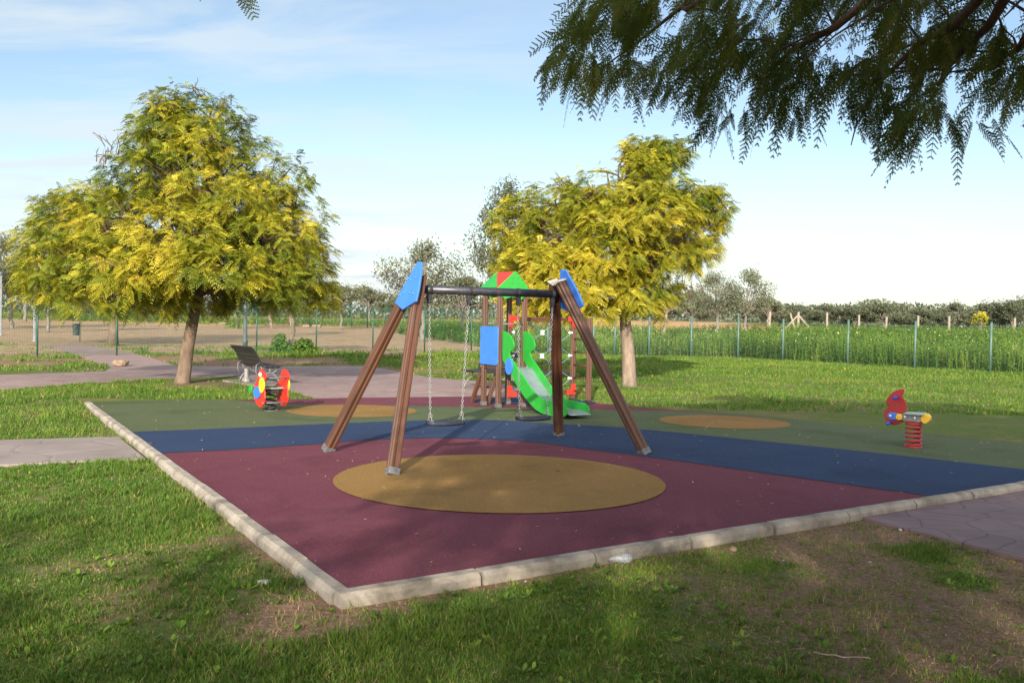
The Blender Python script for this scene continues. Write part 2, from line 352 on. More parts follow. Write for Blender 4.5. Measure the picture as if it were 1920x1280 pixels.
def tag(o, label=None, cat=None, group=None, kind=None):
    if label: o['label'] = label
    if cat: o['category'] = cat
    if group: o['group'] = group
    if kind: o['kind'] = kind
    return o
def thing(name, loc, label, cat, group=None):
    o = bpy.data.objects.new(name, None); COL.objects.link(o); o.location = loc; o.empty_display_size = 0.2
    return tag(o, label, cat, group)
def copy_tree(o, parent=None):
    c = o.copy(); COL.objects.link(c)
    if parent is not None: c.parent = parent
    for ch in [x for x in bpy.data.objects if x.parent == o]: copy_tree(ch, c)
    return c
def np_mesh(name, V, faces_n, mat, parent=None, tint=None, smooth=False):
    """V: (nv,3) array; faces_n: list of (k, index array (nf,k))"""
    me = bpy.data.meshes.new(name); me.vertices.add(len(V)); me.vertices.foreach_set('co', V.astype(np.float32).ravel())
    li = np.concatenate([ix.ravel() for k, ix in faces_n]); ls = []; o = 0
    for k, ix in faces_n:
        ls.append(o + np.arange(len(ix)) * k); o += ix.size
    ls = np.concatenate(ls)
    me.loops.add(len(li)); me.loops.foreach_set('vertex_index', li.astype(np.int32))
    me.polygons.add(len(ls)); me.polygons.foreach_set('loop_start', ls.astype(np.int32))
    if tint is not None:
        a = me.attributes.new('tint', 'FLOAT', 'POINT'); a.data.foreach_set('value', tint.astype(np.float32))
    me.update(calc_edges=True); me.validate()
    me.materials.append(mat)
    if smooth: me.polygons.foreach_set('use_smooth', np.ones(len(ls), bool))
    ob = bpy.data.objects.new(name, me); COL.objects.link(ob)
    if parent is not None: ob.parent = parent
    return ob

# ------------------------------------------------------------------ smooth random fields for scattering
_G = rng.random((256, 256))
def vnoise(x, y, s):
    x = np.asarray(x) * s + 1000.3; y = np.asarray(y) * s + 1000.7
    xi = np.floor(x).astype(int); yi = np.floor(y).astype(int); fx = x - xi; fy = y - yi
    fx = fx * fx * (3 - 2 * fx); fy = fy * fy * (3 - 2 * fy)
    g = lambda a, b: _G[a % 256, b % 256]
    return (g(xi, yi) * (1 - fx) + g(xi + 1, yi) * fx) * (1 - fy) + (g(xi, yi + 1) * (1 - fx) + g(xi + 1, yi + 1) * fx) * fy
def fbm(x, y, s): return (vnoise(x, y, s) + 0.5 * vnoise(x, y, s * 2.1) + 0.25 * vnoise(x, y, s * 4.3)) / 1.75
def sstep(a, b, x):
    t = np.clip((np.asarray(x, float) - a) / (b - a), 0, 1); return t * t * (3 - 2 * t)
def inpoly(x, y, poly):
    x = np.asarray(x); y = np.asarray(y); c = np.zeros(x.shape, bool); n = len(poly); j = n - 1
    for i in range(n):
        xi, yi = poly[i][:2]; xj, yj = poly[j][:2]
        k = ((yi > y) != (yj > y)) & (x < (xj - xi) * (y - yi) / (yj - yi + 1e-12) + xi); c ^= k; j = i
    return c

# ------------------------------------------------------------------ plan of the place
PA = gp(655, 1105)[:2]; PB = gp(170, 754)[:2]; PD = gp(1920, 903)[:2]
uAB = (PB - PA) / np.linalg.norm(PB - PA); uAD = (PD - PA) / np.linalg.norm(PD - PA)
nAB = np.array([uAB[1], -uAB[0]]);  nAB = nAB if np.dot(nAB, PD - PA) > 0 else -nAB     # into the pad
nAD = np.array([-uAD[1], uAD[0]]);  nAD = nAD if np.dot(nAD, PB - PA) > 0 else -nAD
PD2 = PA + uAD * 16.0                                    # the kerb runs on out of the picture
rear_px = [(250, 751.5), (400, 749), (540, 748), (640, 745.5), (737, 744.5), (880, 743), (1000, 746), (1060, 749), (1130, 757), (1200, 763), (1300, 770), (1400, 777.5), (1560, 794), (1740, 813), (1920, 832)]
REAR = [gp(*p)[:2] for p in rear_px]
def cross2(p, d, q, e):
    t = np.linalg.solve(np.array([[d[0], -e[0]], [d[1], -e[1]]]), q - p)[0]; return p + d * t
PEND = cross2(PA, uAD, REAR[-1], REAR[-1] - REAR[-2])       # the rear edge meets the near kerb out of the picture
KLEN = np.linalg.norm(PEND - PA)
PAD = [PA, PEND] + REAR[::-1] + [PB]

def side(x, y):                                          # signed distances inside the two kerb lines
    return (x - PA[0]) * nAB[0] + (y - PA[1]) * nAB[1], (x - PA[0]) * nAD[0] + (y - PA[1]) * nAD[1]
def gz(x, y):
    x = np.asarray(x, float); y = np.asarray(y, float)
    sb, sd = side(x, y)
    t = np.where(sb < 0.05, sstep(14.0, 17.0, y), sstep(0.4, 1.6, sd))
    z = -0.075 + 0.063 * t
    inside = inpoly(x, y, PAD)
    z = z - np.where(inside, 0.03, 0)
    d = np.hypot(x, y)
    z = z + (fbm(x, y, 0.9) - 0.5) * 0.035 * (1 - t) * (~inside) * sstep(0.15, 0.8, -np.minimum(sb, sd))
    z = z + sstep(42, 130, d) * (1.15 + 0.35 * np.clip(x / 30, -1, 1))
    return z
PLAZA_PX = [(332, 686), (498, 687), (683, 686), (752, 697), (803, 707), (889, 714), (955, 721), (985, 733), (975, 748), (880, 748), (601, 750), (585, 745), (560, 738), (526, 728), (480, 716), (439, 704), (326, 709), (141, 720), (0, 731), (-150, 738), (-600, 756), (-600, 722),
            (-150, 712), (0, 703), (197, 696), (208, 689), (169, 675), (110, 655), (67, 647), (0, 642), (-150, 638), (-400, 634), (-400, 618), (-150, 624), (0, 630), (146, 644), (214, 655), (276, 669)]
PLAZA = [gp(*p, -0.01)[:2] for p in PLAZA_PX]
SLAB = [gp(*p, -0.06)[:2] for p in [(-700, 858), (-120, 831), (0, 826), (222, 820)]] + [gp(*p, -0.06)[:2] for p in [(272, 861), (120, 867), (0, 873), (-120, 880), (-700, 912)]]
nOUT = PA - nAD * 0.10
K1 = nOUT + uAD * np.dot(gp(1640, 962, -0.06)[:2] - nOUT, uAD)
STAMP = [K1, gp(1618, 972, -0.06)[:2], gp(1760, 1008, -0.06)[:2], gp(1925, 1049, -0.06)[:2], gp(1925, 1049, -0.06)[:2] + (gp(1925, 1049, -0.06)[:2] - gp(1618, 972, -0.06)[:2]) * 3.0, nOUT + uAD * 16]

# fence line
FL = [np.array(p) for p in ((-26.0, 24.5), (-17.2, 31.2), (-2.0, 41.5), (10.0, 41.2), (17.4, 32.8), (26.0, 22.5))]
def in_left_field(x, y):                                  # bare dirt beyond the left fence
    return inpoly(x, y, [FL[0], FL[1], FL[2], (1.0, 41.6), (-4, 62), (-9, 84), (-60, 92), (-80, 60), (-60, 20)])
RIGHT_FIELD = [(1.0, 41.7), (10.0, 41.4), (17.5, 33.0), (26.2, 22.7), (70, 30), (70, 75), (30, 84), (8, 78), (-6, 84), (-10, 72)]

# ------------------------------------------------------------------ ground sheet
def build_ground():
    def axis(a, b, fine0, fine1, st, ratio):
        c = list(np.arange(fine0, fine1 + 1e-6, st)); s = st
        while c[-1] < b: s *= ratio; c.append(c[-1] + s)
        s = st
        while c[0] > a: s *= ratio; c.insert(0, c[0] - s)
        return np.array(c)
    xs = axis(-700, 700, -12, 14, 0.16, 1.07); ys = axis(-60, 1200, 3.0, 24, 0.16, 1.06)
    X, Y = np.meshgrid(xs, ys); Z = gz(X, Y); nx, ny = len(xs), len(ys)
    V = np.stack([X.ravel(), Y.ravel(), Z.ravel()], 1)
    i = np.arange(nx - 1)[None, :] + np.arange(ny - 1)[:, None] * nx; i = i.ravel()
    o = np_mesh('ground', V, [(4, np.stack([i, i + 1, i + 1 + nx, i + nx], 1))], MT['ground'], smooth=True)
    x, y = X.ravel(), Y.ravel(); sb, sd = side(x, y)
    bare = bareness(x, y)
    lf = in_left_field(x, y)
    d = np.hypot(x, y)
    fld = sstep(78, 86, y) * sstep(34, 24, x)
    for nm, val in (('turf', np.clip(1 - bare, 0, 1)), ('dirt', np.where(lf, 1.0, 0.0)), ('field', fld)):
        a = o.data.attributes.new(nm, 'FLOAT', 'POINT'); a.data.foreach_set('value', val.astype(np.float32))
    tag(o, kind='structure')
def bareness(x, y):
    """how much bare soil shows (0 lush .. 1 bare)"""
    sb, sd = side(x, y)
    n = fbm(x, y, 1.5); n2 = fbm(x + 40, y, 0.5)
    b = sstep(0.50, 0.66, 0.75 * n + 0.25 * fbm(x, y, 5.0)) * 0.95
    b = np.where((sb < 0) & (x < -1.5), b * .55, b)
    right = sstep(0.2, 2.4, x) * (sd < 0) * sstep(10.5, 9.0, y)
    b = np.maximum(b, right * sstep(0.37, 0.55, 0.6 * n + 0.4 * n2 + 0.10 * sstep(1.5, 2.6, x)))
    left = (sb < 0) & (y < 16)
    edge = np.where((sb < 0) & (sd > -0.4), sstep(0.42, 0.10, -sb), 0) * sstep(0.30, 0.5, n + 0.12)
    edge2 = np.where((sd < 0) & (sb > -0.5), sstep(0.32, 0.10, -sd), 0)
    b = np.maximum(b, np.maximum(edge, edge2))
    cx, cy = gp(560, 1130)[:2]
    b = np.maximum(b, sstep(0.55, 0.25, np.hypot((x - cx) / 1.1, y - cy)))
    lush = (y > 12) & (sb < 0) | (sd > 2)
    b = np.where(lush, b * 0.35, b)
    # worn earth round the trunks and by the left fence
    for tx, ty, rr in ((-7.51, 20.88, 1.3), (2.91, 22.49, 0.5)):
        b = np.maximum(b, sstep(rr, rr * 0.4, np.hypot(x - tx - 0.4, (y - ty + 0.1) * 1.2)) * 0.9)
    strip = (y > 26) & (x < 2)
    b = np.where(strip, np.maximum(b, sstep(0.40, 0.58, fbm(x, y, 0.45))), b)
    return np.clip(b, 0, 1)
build_ground()

def sheet(name, poly, z, mat, thick=0.0, parent=None):
    mb = MB(); n = len(poly)
    if thick:
        mb.add([(p[0], p[1], z) for p in poly] + [(p[0], p[1], z - thick) for p in poly], [tuple(range(n)), tuple(range(2 * n - 1, n - 1, -1))] + [(i, n + i, n + (i + 1) % n, (i + 1) % n) for i in range(n)])
    else: mb.add([(p[0], p[1], z) for p in poly], [tuple(range(n))])
    return mb.build(name, mat, parent)
def curve_px(pts, n=8, z=0.0):                            # smooth line through photo points laid on the ground
    P = [gp(*p, z)[:2] for p in pts]; out_ = []
    Q = [2 * P[0] - P[1]] + P + [2 * P[-1] - P[-2]]
    for i in range(1, len(Q) - 2):
        for k in range(n):
            t = k / n; a, b, c, d = Q[i - 1], Q[i], Q[i + 1], Q[i + 2]
            out_.append(0.5 * (2 * b + (c - a) * t + (2 * a - 5 * b + 4 * c - d) * t * t + (3 * b - a - 3 * c + d) * t ** 3))
    out_.append(P[-1]); return out_

pad = sheet('playground_surface', PAD, 0.0, MT['maroon'], 0.09); tag(pad, 'maroon rubber safety surface with blue, green and tan areas', 'playground surface', kind='structure')
up_blue = curve_px([(243, 810), (420, 803), (600, 795), (730, 790), (850, 787), (940, 788), (1040, 794), (1160, 801), (1300, 814), (1500, 834), (1700, 855), (1920, 880)])
lo_blue = curve_px([(297, 850), (450, 842), (600, 832), (690, 825), (790, 821.5), (890, 822.5), (1000, 829), (1100, 842), (1250, 861), (1500, 896), (1748, 930)])
up_blue.append(cross2(PA, uAD, up_blue[-1], up_blue[-1] - up_blue[-2]) + nAD * 0.001)
def on_ab(p): return PA + uAB * np.dot(p - PA, uAB) + nAB * 0.001
up_blue[0] = on_ab(up_blue[0]); lo_blue[0] = on_ab(lo_blue[0])
lo_blue[-1] = PA + uAD * np.dot(lo_blue[-1] - PA, uAD) + nAD * 0.001
sheet('blue_rubber_band', lo_blue + up_blue[::-1], 0.004, MT['blue_r'], 0, pad)
up_green = curve_px([(440, 750.5), (540, 757.5), (640, 759), (740, 760.5), (886, 763), (1000, 765), (1100, 767.5), (1240, 770.5), (1330, 773.5)])
gre = up_blue[::-1]
rear_r = [p for p in REAR if p[0] > up_green[-1][0]]
rear_l = [p for p in REAR if p[0] < up_green[0][0]]
sheet('green_rubber_area', up_blue + [PEND + nAD * 0.002 - uAD * 0.02] + [p - np.array([0, 0.01]) for p in rear_r[::-1]] + up_green[::-1] + [p - np.array([0, 0.01]) for p in rear_l[::-1]] + [on_ab(PB) - uAB * 0.01], 0.004, MT['green_r'], 0, pad)
def disc(name, cx, top, bot, hw, mat, z):
    a, b = gp(cx, top)[:2], gp(cx, bot)[:2]; c = (a + b) / 2; ry = np.linalg.norm(a - b) / 2
    rx = hw / F * c[1]
    sheet(name, [(c[0] + rx * math.cos(t), c[1] + ry * math.sin(t)) for t in np.linspace(0, 2 * math.pi, 72, endpoint=False)], z, mat, 0, pad)
disc('tan_rubber_circle', 937, 853, 963, 309, MT['tan_r'], 0.008)
disc('tan_rubber_circle', 660, 759, 783, 121, MT['tan_r'], 0.008)
disc('tan_rubber_circle', 1358, 779.5, 803.5, 121, MT['tan_r'], 0.008)
disc('blue_rubber_circle', 1000, 746.5, 759, 118, MT['blue_r'], 0.0085)

o = sheet('path', PLAZA, -0.004, MT['plaza'], 0.03); tag(o, kind='structure')
o = sheet('side_path', SLAB, -0.045, MT['slab'], 0.05); tag(o, kind='structure')
o = sheet('pavement', STAMP, -0.050, MT['stamped'], 0.05); tag(o, kind='structure')

# ------------------------------------------------------------------ kerbs
def kerb(p0, u, nrm, L, stone, name, lab):
    root = thing(name, (p0[0], p0[1], 0), None, None); tag(root, lab, 'kerb', kind='structure')
    s = 0.0; i = 0
    while s < L:
        e = min(s + stone * random.uniform(0.94, 1.04), L); g = random.uniform(0.016, 0.034)
        j = random.uniform(-0.006, 0.006); zt = 0.012 + random.uniform(-0.004, 0.005)
        mb = MB()
        a = p0 + u * (s + g / 2); b = p0 + u * (e - g / 2)
        w0, w1 = -0.002 + j * 0.3, 0.112 + j
        prof = [(w0, -0.2), (w1, -0.2), (w1, zt - 0.032), (w1 - 0.028, zt), (w0 + 0.012, zt + 0.002), (w0, zt - 0.008)]
        nseg = 6; vs = []; fs = []
        for k in range(nseg + 1):
            q = a + (b - a) * k / nseg
            for (w, z) in prof:
                jj = random.uniform(-0.0015, 0.0015)
                vs.append((q[0] - nrm[0] * (w + jj), q[1] - nrm[1] * (w + jj), z + random.uniform(-0.002, 0.002)))
        m = len(prof)
        for k in range(nseg):
            for c in range(m): fs.append((k * m + c, k * m + (c + 1) % m, (k + 1) * m + (c + 1) % m, (k + 1) * m + c))
        fs += [tuple(range(m)), tuple(range(nseg * m, nseg * m + m))]
        mb.add(vs, fs)
        mb.build('kerb_stone', MT['kerb'], root); s = e; i += 1
kerb(PA + uAB * 0.0, uAB, nAB, np.linalg.norm(PB - PA), 0.78, 'kerb', 'worn pale concrete kerb along the left edge of the rubber surface')
kerb(PA - uAD * 0.112, uAD, nAD, KLEN + 0.1, 0.98, 'kerb', 'pale concrete kerb along the near edge beside the bare earth')

# ------------------------------------------------------------------ foliage generators
def fronds(base, dirv, up, length, pairs, pin_len, pin_w, tint, droop, leaflets=0, dangle=0.0):
    """Pinnate leaves as many narrow blades. base, dirv, up: (n,3); returns V, quad index, tint"""
    n = len(base)
    dirv = dirv / np.linalg.norm(dirv, axis=1, keepdims=True)
    sd = np.cross(dirv, up); sd /= np.linalg.norm(sd, axis=1, keepdims=True) + 1e-9
    nn = np.cross(sd, dirv)
    Vs = []; Ts = []
    def rach(t): return base + dirv * (length * t)[:, None] + np.array([0, 0, -1.0]) * (droop * length * t ** 2)[:, None]
    for k in range(pairs):
        t = np.full(n, (k + 0.8) / pairs); p = rach(t)
        prof = math.sin(math.pi * (0.16 + 0.80 * (k + 0.5) / pairs)) ** 0.7
        for sgn in (-1, 1):
            pl = pin_len * prof * rng.uniform(0.85, 1.15, n)
            d = sd * sgn * 0.85 + dirv * 0.55 + np.array([0, 0, -1.0]) * (dangle + rng.uniform(0.0, 0.35 + dangle * .6, n))[:, None]
            d /= np.linalg.norm(d, axis=1, keepdims=True)
            w = np.cross(d, nn); w /= np.linalg.norm(w, axis=1, keepdims=True) + 1e-9
            if leaflets:
                for q in range(leaflets):
                    c = p + d * (pl * (q + 0.7) / leaflets)[:, None]
                    hl = np.full((n, 1), pin_w * (1.0 - 0.45 * q / leaflets)); hw = (pl / leaflets * 0.46)[:, None]
                    ax = w + d * 0.35
                    c2 = np.array([0, 0, -1.0]) * rng.uniform(0, 0.3, n)[:, None] * hl
                    Vs.append(np.stack([c - ax * hl + c2 + d * hl * 0.7, c - d * hw, c + ax * hl + c2, c + d * hw * 1.4], 1)); Ts.append(np.repeat(tint[:, None], 4, 1))
            else:
                e = p + d * pl[:, None] + np.array([0, 0, -1.0]) * (pl * rng.uniform(0, 0.3, n))[:, None]
                m_ = p + d * (pl * 0.5)[:, None]; hw = pin_w[:, None] if hasattr(pin_w, '__len__') else pin_w
                Vs.append(np.stack([p, m_ - w * hw, e, m_ + w * hw], 1)); Ts.append(np.repeat(tint[:, None], 4, 1))
    # rachis
    a = rach(np.zeros(n)); c = rach(np.full(n, 0.55)); e = rach(np.full(n, 1.0)); hw = (length * 0.007)[:, None]
    Vs.append(np.stack([a - sd * hw, a + sd * hw, c + sd * hw, c - sd * hw], 1)); Ts.append(np.repeat(tint[:, None], 4, 1))
    Vs.append(np.stack([c - sd * hw, c + sd * hw, e + sd * hw * .5, e - sd * hw * .5], 1)); Ts.append(np.repeat(tint[:, None], 4, 1))
    V = np.concatenate(Vs).reshape(-1, 3); T = np.concatenate(Ts).ravel()
    return V, np.arange(len(V)).reshape(-1, 4), T

def bez(a, b, sag, n=6, wob=0.05):
    a = np.array(a); b = np.array(b); L = np.linalg.norm(b - a); P = []
    for k in range(n + 1):
        t = k / n; p = a + (b - a) * t; p = p + np.array([0, 0, sag * L * math.sin(math.pi * t)])
        if 0 < k < n: p = p + rng.normal(0, wob * L * 0.3, 3)
        P.append(p)
    return P

def vn3(p, s): return 0.5 * (vnoise(p[:, 0] + 7, p[:, 2], s) + vnoise(p[:, 1] + 19, p[:, 2] + 3, s))
def leafy_tree(name, base, trunk_pts, trunk_r, blobs, per_m2, label, group, leaf, barkm, frond_len, pairs, nf=8, tint0=0.5, tint_fn=None, bare=(), gap=0.0, dens_in=0.25, limb_r=0.09):
    """blobs: (centre xyz, radii xyz). Trunk and limbs are one mesh, the crown another."""
    root = thing(name, tuple(base), label, 'tree', group)
    base = np.array(base); mb = MB()
    tp = [np.array(p) for p in trunk_pts]
    n = len(tp); rad = [trunk_r * (1.25 if i == 0 else 1 - 0.42 * i / (n - 1)) for i in range(n)]
    mb.tube(tp, rad, 14); mb.build('trunk', barkm, root); mb = MB()
    top = tp[-1]
    B = []; Dn = []; Fl = []
    for (c, r) in blobs:
        c = np.array(c); r = np.array(r)
        start = top if c[2] > top[2] - 0.2 else tp[-2] * 0.35 + top * 0.65
        # limb rises first, then runs out to the clump
        midp = start + (c - start) * 0.5 + np.array([0, 0, 0.04 * np.linalg.norm(c[:2] - start[:2])])
        limb = bez(start, midp, 0.03, 4) + bez(midp, c, 0.02, 4)[1:]
        lr = limb_r * (0.75 + 0.5 * rng.random())
        mb.tube(limb, np.linspace(lr, lr * 0.14, len(limb)), 7)
        area = 4 * math.pi * (((r[0] * r[1]) ** 1.6 + (r[0] * r[2]) ** 1.6 + (r[1] * r[2]) ** 1.6) / 3) ** (1 / 1.6)
        k = max(6, int(area * per_m2))
        d = rng.normal(size=(k, 3)); d /= np.linalg.norm(d, axis=1, keepdims=True)
        rr = np.where(rng.random(k) < dens_in, rng.uniform(0.25, 0.8, k), rng.uniform(0.82, 1.08, k))
        p = c + d * r * rr[:, None]
        kp = vn3(p, 1.25) > gap; p, d, rr = p[kp], d[kp], rr[kp]; k = len(p)
        B.append(p); Dn.append(d); Fl.append(rr)
        for q in rng.permutation(k)[:max(5, k // 4)]:
            s_ = limb[int(rng.integers(len(limb) - 4, len(limb)))]
            br = bez(s_, c + (p[q] - c) * .9, 0.03, 4, 0.09); mb.tube(br, np.linspace(lr * 0.32, 0.006, 5), 5, cap=False)
    for (c, r) in bare:                                     # leafless twigs standing out of the crown
        c = np.array(c)
        for _ in range(5):
            s_ = c + rng.normal(0, 0.12, 3) - np.array([0, 0, r * 0.3]); e_ = s_ + np.array([rng.normal(0, 0.35) * r - 0.25 * r, rng.normal(0, .3) * r, r * rng.uniform(.6, 1.1)])
            br = bez(s_, e_, 0.03, 4, 0.2); mb.tube(br, np.linspace(0.013, 0.005, 5), 5, cap=False)
            for k in (1, 2, 3):
                e2 = br[k] + (e_ - s_) * 0.35 + rng.normal(0, 0.16 * r, 3); mb.tube(bez(br[k], e2, 0, 2), [0.007, 0.005, 0.003], 4, cap=False)
    mb.build('branches', MT['darkbark'], root).name = 'branch'
    p = np.concatenate(B); d = np.concatenate(Dn); rr = np.concatenate(Fl)
    m = len(p); p = np.repeat(p, nf, 0); d = np.repeat(d, nf, 0)
    az = rng.uniform(0, 2 * math.pi, len(p)); el = rng.normal(R(2), R(24), len(p))
    v = np.stack([np.cos(az) * np.cos(el), np.sin(az) * np.cos(el), np.sin(el)], 1) + d * np.array([0.75, 0.75, 0.35])
    ln = frond_len * rng.uniform(0.65, 1.2, len(p))
    upv = np.array([0, 0, 0.75]) + d * 0.8 + rng.normal(0, 0.28, (len(p), 3))
    clump = np.repeat(rng.normal(0, 0.16, m), nf)
    ti = tint0 + clump + rng.normal(0, 0.10, len(p))
    if tint_fn is not None: ti = ti + tint_fn(p)
    ti = np.clip(ti, 0.0, 1.0)
    V, I, T = fronds(p + rng.normal(0, 0.05, p.shape), v, upv, ln, pairs, ln * 0.29, ln * 0.034 + 0.003, ti, rng.uniform(0.25, 0.7, len(p)))
    V = V - base
    np_mesh('crown', V, [(4, I)], leaf, root, T)
    return root

def blobs_px(lst, Y, kd=0.95, spread=1.0):
    o = []
    for (px, py, rx, ry, dy) in lst:
        c = at(px, py, Y + dy); s = (Y + dy) / F
        o.append((c, (rx * s, rx * s * kd, ry * s)))
    return o

# the big yellow-green tree on the left
LT = gp(342, 718, -0.01)
yl = LT[1]
left_blobs = blobs_px([(352, 205, 62, 42, 0.0), (320, 225, 60, 44, -.2), (395, 225, 60, 44, .3), (300, 262, 62, 48, 0.3), (400, 262, 70, 52, -0.3), (340, 320, 92, 52, -0.8), (258, 335, 68, 52, 0.2), (468, 300, 66, 66, 0.5),
    (520, 345, 60, 60, 0.2), (420, 372, 90, 52, -1.2), (560, 415, 52, 58, 0.3), (235, 412, 82, 56, -0.8), (330, 440, 98, 56, -1.7), (150, 425, 78, 58, 0.8), (135, 490, 82, 56, 0.2),
    (500, 452, 92, 54, -1.0), (585, 490, 42, 62, 0.4), (240, 498, 92, 54, -1.5), (400, 505, 96, 50, -2.0), (100, 545, 66, 42, 0.0), (190, 558, 84, 40, -1.2), (530, 528, 78, 50, -0.9), (590, 555, 40, 36, 0.0),
    (480, 552, 62, 36, 0.9), (300, 556, 66, 36, -0.4), (320, 380, 90, 60, 1.6), (470, 420, 90, 60, 1.9), (220, 470, 90, 60, 1.8), (400, 555, 52, 28, 1.0), (235, 578, 50, 26, 0.3)], yl)
tfL = lambda p: (vn3(p, 0.9) - 0.5) * 0.75 + 0.12 * np.clip((yl - p[:, 1]) / 2.5, -1, 1)  # sunlit front of the crown tinted yellower, light put into leaf colour
leafy_tree('jacaranda_tree', LT, [LT + np.array([0, 0, -0.05]), LT + np.array([0.02, 0, 0.12]), at(352, 650, yl), at(364, 590, yl), at(374, 548, yl)], 0.18, left_blobs, 15.5,
           'large yellow-green feathery tree on the left, thick leaning trunk beside the bench', 'jacaranda trees', MT['leafL'], MT['bark'], 0.25, 7, 9, 0.35, tfL, gap=0.375,
           bare=[(at(212, 272, yl), 0.4), (at(200, 310, yl), 0.4), (at(372, 172, yl), 0.3), (at(425, 200, yl), 0.3)])
# right tree behind the swing
RT = gp(1180, 724, -0.01); yr = RT[1]
right_blobs = blobs_px([(1245, 305, 52, 36, 0.0), (1160, 312, 48, 34, 0.2), (1200, 300, 60, 34, 0.1), (1110, 345, 56, 36, 0.2), (1138, 322, 54, 42, -.3), (1180, 298, 58, 38, .2), (1250, 296, 58, 36, .2), (1300, 345, 50, 46, .1), (1320, 440, 42, 44, .1), (1330, 395, 36, 42, .2), (1280, 470, 46, 36, -.3), (1205, 345, 80, 40, -0.6), (1290, 360, 56, 46, 0.2), (1120, 372, 70, 40, -0.4), (1040, 385, 66, 36, 0.3), (980, 408, 56, 42, 0.0),
    (1230, 400, 78, 40, -1.2), (1315, 405, 42, 46, 0.0), (1150, 425, 78, 40, -1.0), (1060, 440, 82, 42, -1.0), (975, 470, 62, 44, 0.0), (1315, 470, 30, 34, 0.3), (1120, 490, 74, 40, -1.3),
    (1025, 500, 84, 42, -1.2), (1200, 490, 62, 40, -0.5), (965, 535, 44, 36, 0.2), (1060, 545, 72, 34, -1.5), (1190, 545, 58, 38, -0.7), (1000, 575, 58, 24, -0.5), (1100, 578, 62, 24, -1.2), (1240, 555, 34, 36, 0.4), (1130, 400, 80, 44, 1.5), (1050, 470, 80, 44, 1.5), (1225, 440, 60, 44, 1.4)], yr)
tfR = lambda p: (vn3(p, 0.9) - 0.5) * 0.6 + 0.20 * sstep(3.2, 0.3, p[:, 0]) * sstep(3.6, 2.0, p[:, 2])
leafy_tree('jacaranda_tree', RT, [RT + np.array([0, 0, -0.05]), RT + np.array([0, 0, 0.12]), at(1178, 660, yr), at(1172, 600, yr), at(1170, 552, yr)], 0.20, right_blobs, 15.5,
           'golden yellow feathery tree with pale straight trunk behind the slide tower', 'jacaranda trees', MT['leafL'], MT['bark2'], 0.25, 7, 9, 0.46, tfR, gap=0.31, bare=[(at(1068, 350, yr), 0.35), (at(1300, 545, yr), 0.4)])
# second yellow-green tree far left, beyond the fence
ST = gp(211, 648, -0.01); ys_ = ST[1]
sec_blobs = blobs_px([(170, 380, 62, 36, 0), (100, 400, 48, 36, 0.5), (110, 450, 70, 42, -0.5), (190, 430, 80, 50, 0), (60, 480, 36, 36, 0), (250, 470, 70, 50, 0), (75, 530, 44, 36, 0), (170, 510, 80, 44, -0.8), (130, 560, 50, 26, 0), (255, 550, 60, 30, 0)], ys_)
leafy_tree('jacaranda_tree', ST, [ST, at(213, 620, ys_), at(215, 590, ys_), at(212, 545, ys_)], 0.22, sec_blobs, 4.2,
           'duller yellow-green tree beyond the fence, half hidden behind the big left tree', 'jacaranda trees', MT['leafL'], MT['bark'], 0.5, 6, 7, 0.32, lambda p: (vn3(p, 0.6) - 0.5) * 0.5)

# ------------------------------------------------------------------ trees over and behind the camera (their shade lies on the picture)
OT = np.array([4.6, -2.4, float(gz(4.6, -2.4))])
over_blobs = [((3.6, -1.2, 4.9), (1.7, 1.7, 1.0)), ((1.7, -0.4, 4.7), (1.5, 1.7, 0.9)), ((5.6, 0.4, 4.9), (1.7, 1.7, 1.0)), ((3.4, 1.7, 5.1), (1.8, 1.6, 1.0)), ((6.2, 2.6, 5.0), (1.8, 1.6, 1.0)),
              ((2.4, -3.6, 5.2), (1.9, 1.8, 1.1)), ((5.6, -4.2, 5.0), (1.9, 1.8, 1.1)), ((7.6, -1.0, 4.6), (1.6, 1.8, 1.0)), ((4.2, -1.2, 6.2), (2.2, 2.2, 1.0)), ((8.6, 2.2, 4.5), (1.6, 1.6, 0.9)), ((0.4, -2.0, 4.4), (1.3, 1.5, 0.8)), ((-1.3, -2.7, 4.5), (1.2, 1.4, 0.8)),
              ((3.4, 3.6, 5.2), (1.5, 1.0, 0.8)), ((-0.1, 0.7, 4.5), (1.0, 1.2, 0.8)), ((-0.1, 2.1, 5.0), (0.8, 0.8, 0.6)), ((1.4, 2.0, 4.9), (1.0, 1.0, 0.7)), ((-0.2, -0.6, 4.2), (1.0, 1.2, 0.7)), ((9.5, -1.5, 4.2), (1.7, 1.8, 1.0))]
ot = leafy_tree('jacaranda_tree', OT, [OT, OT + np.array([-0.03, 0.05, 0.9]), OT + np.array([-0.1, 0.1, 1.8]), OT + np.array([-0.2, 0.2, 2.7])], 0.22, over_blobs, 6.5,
                'dark tree overhanging the top right corner, feathery leaves hanging down', 'jacaranda trees', MT['leafD'], MT['darkbark'], 0.42, 7, 8, 0.5)
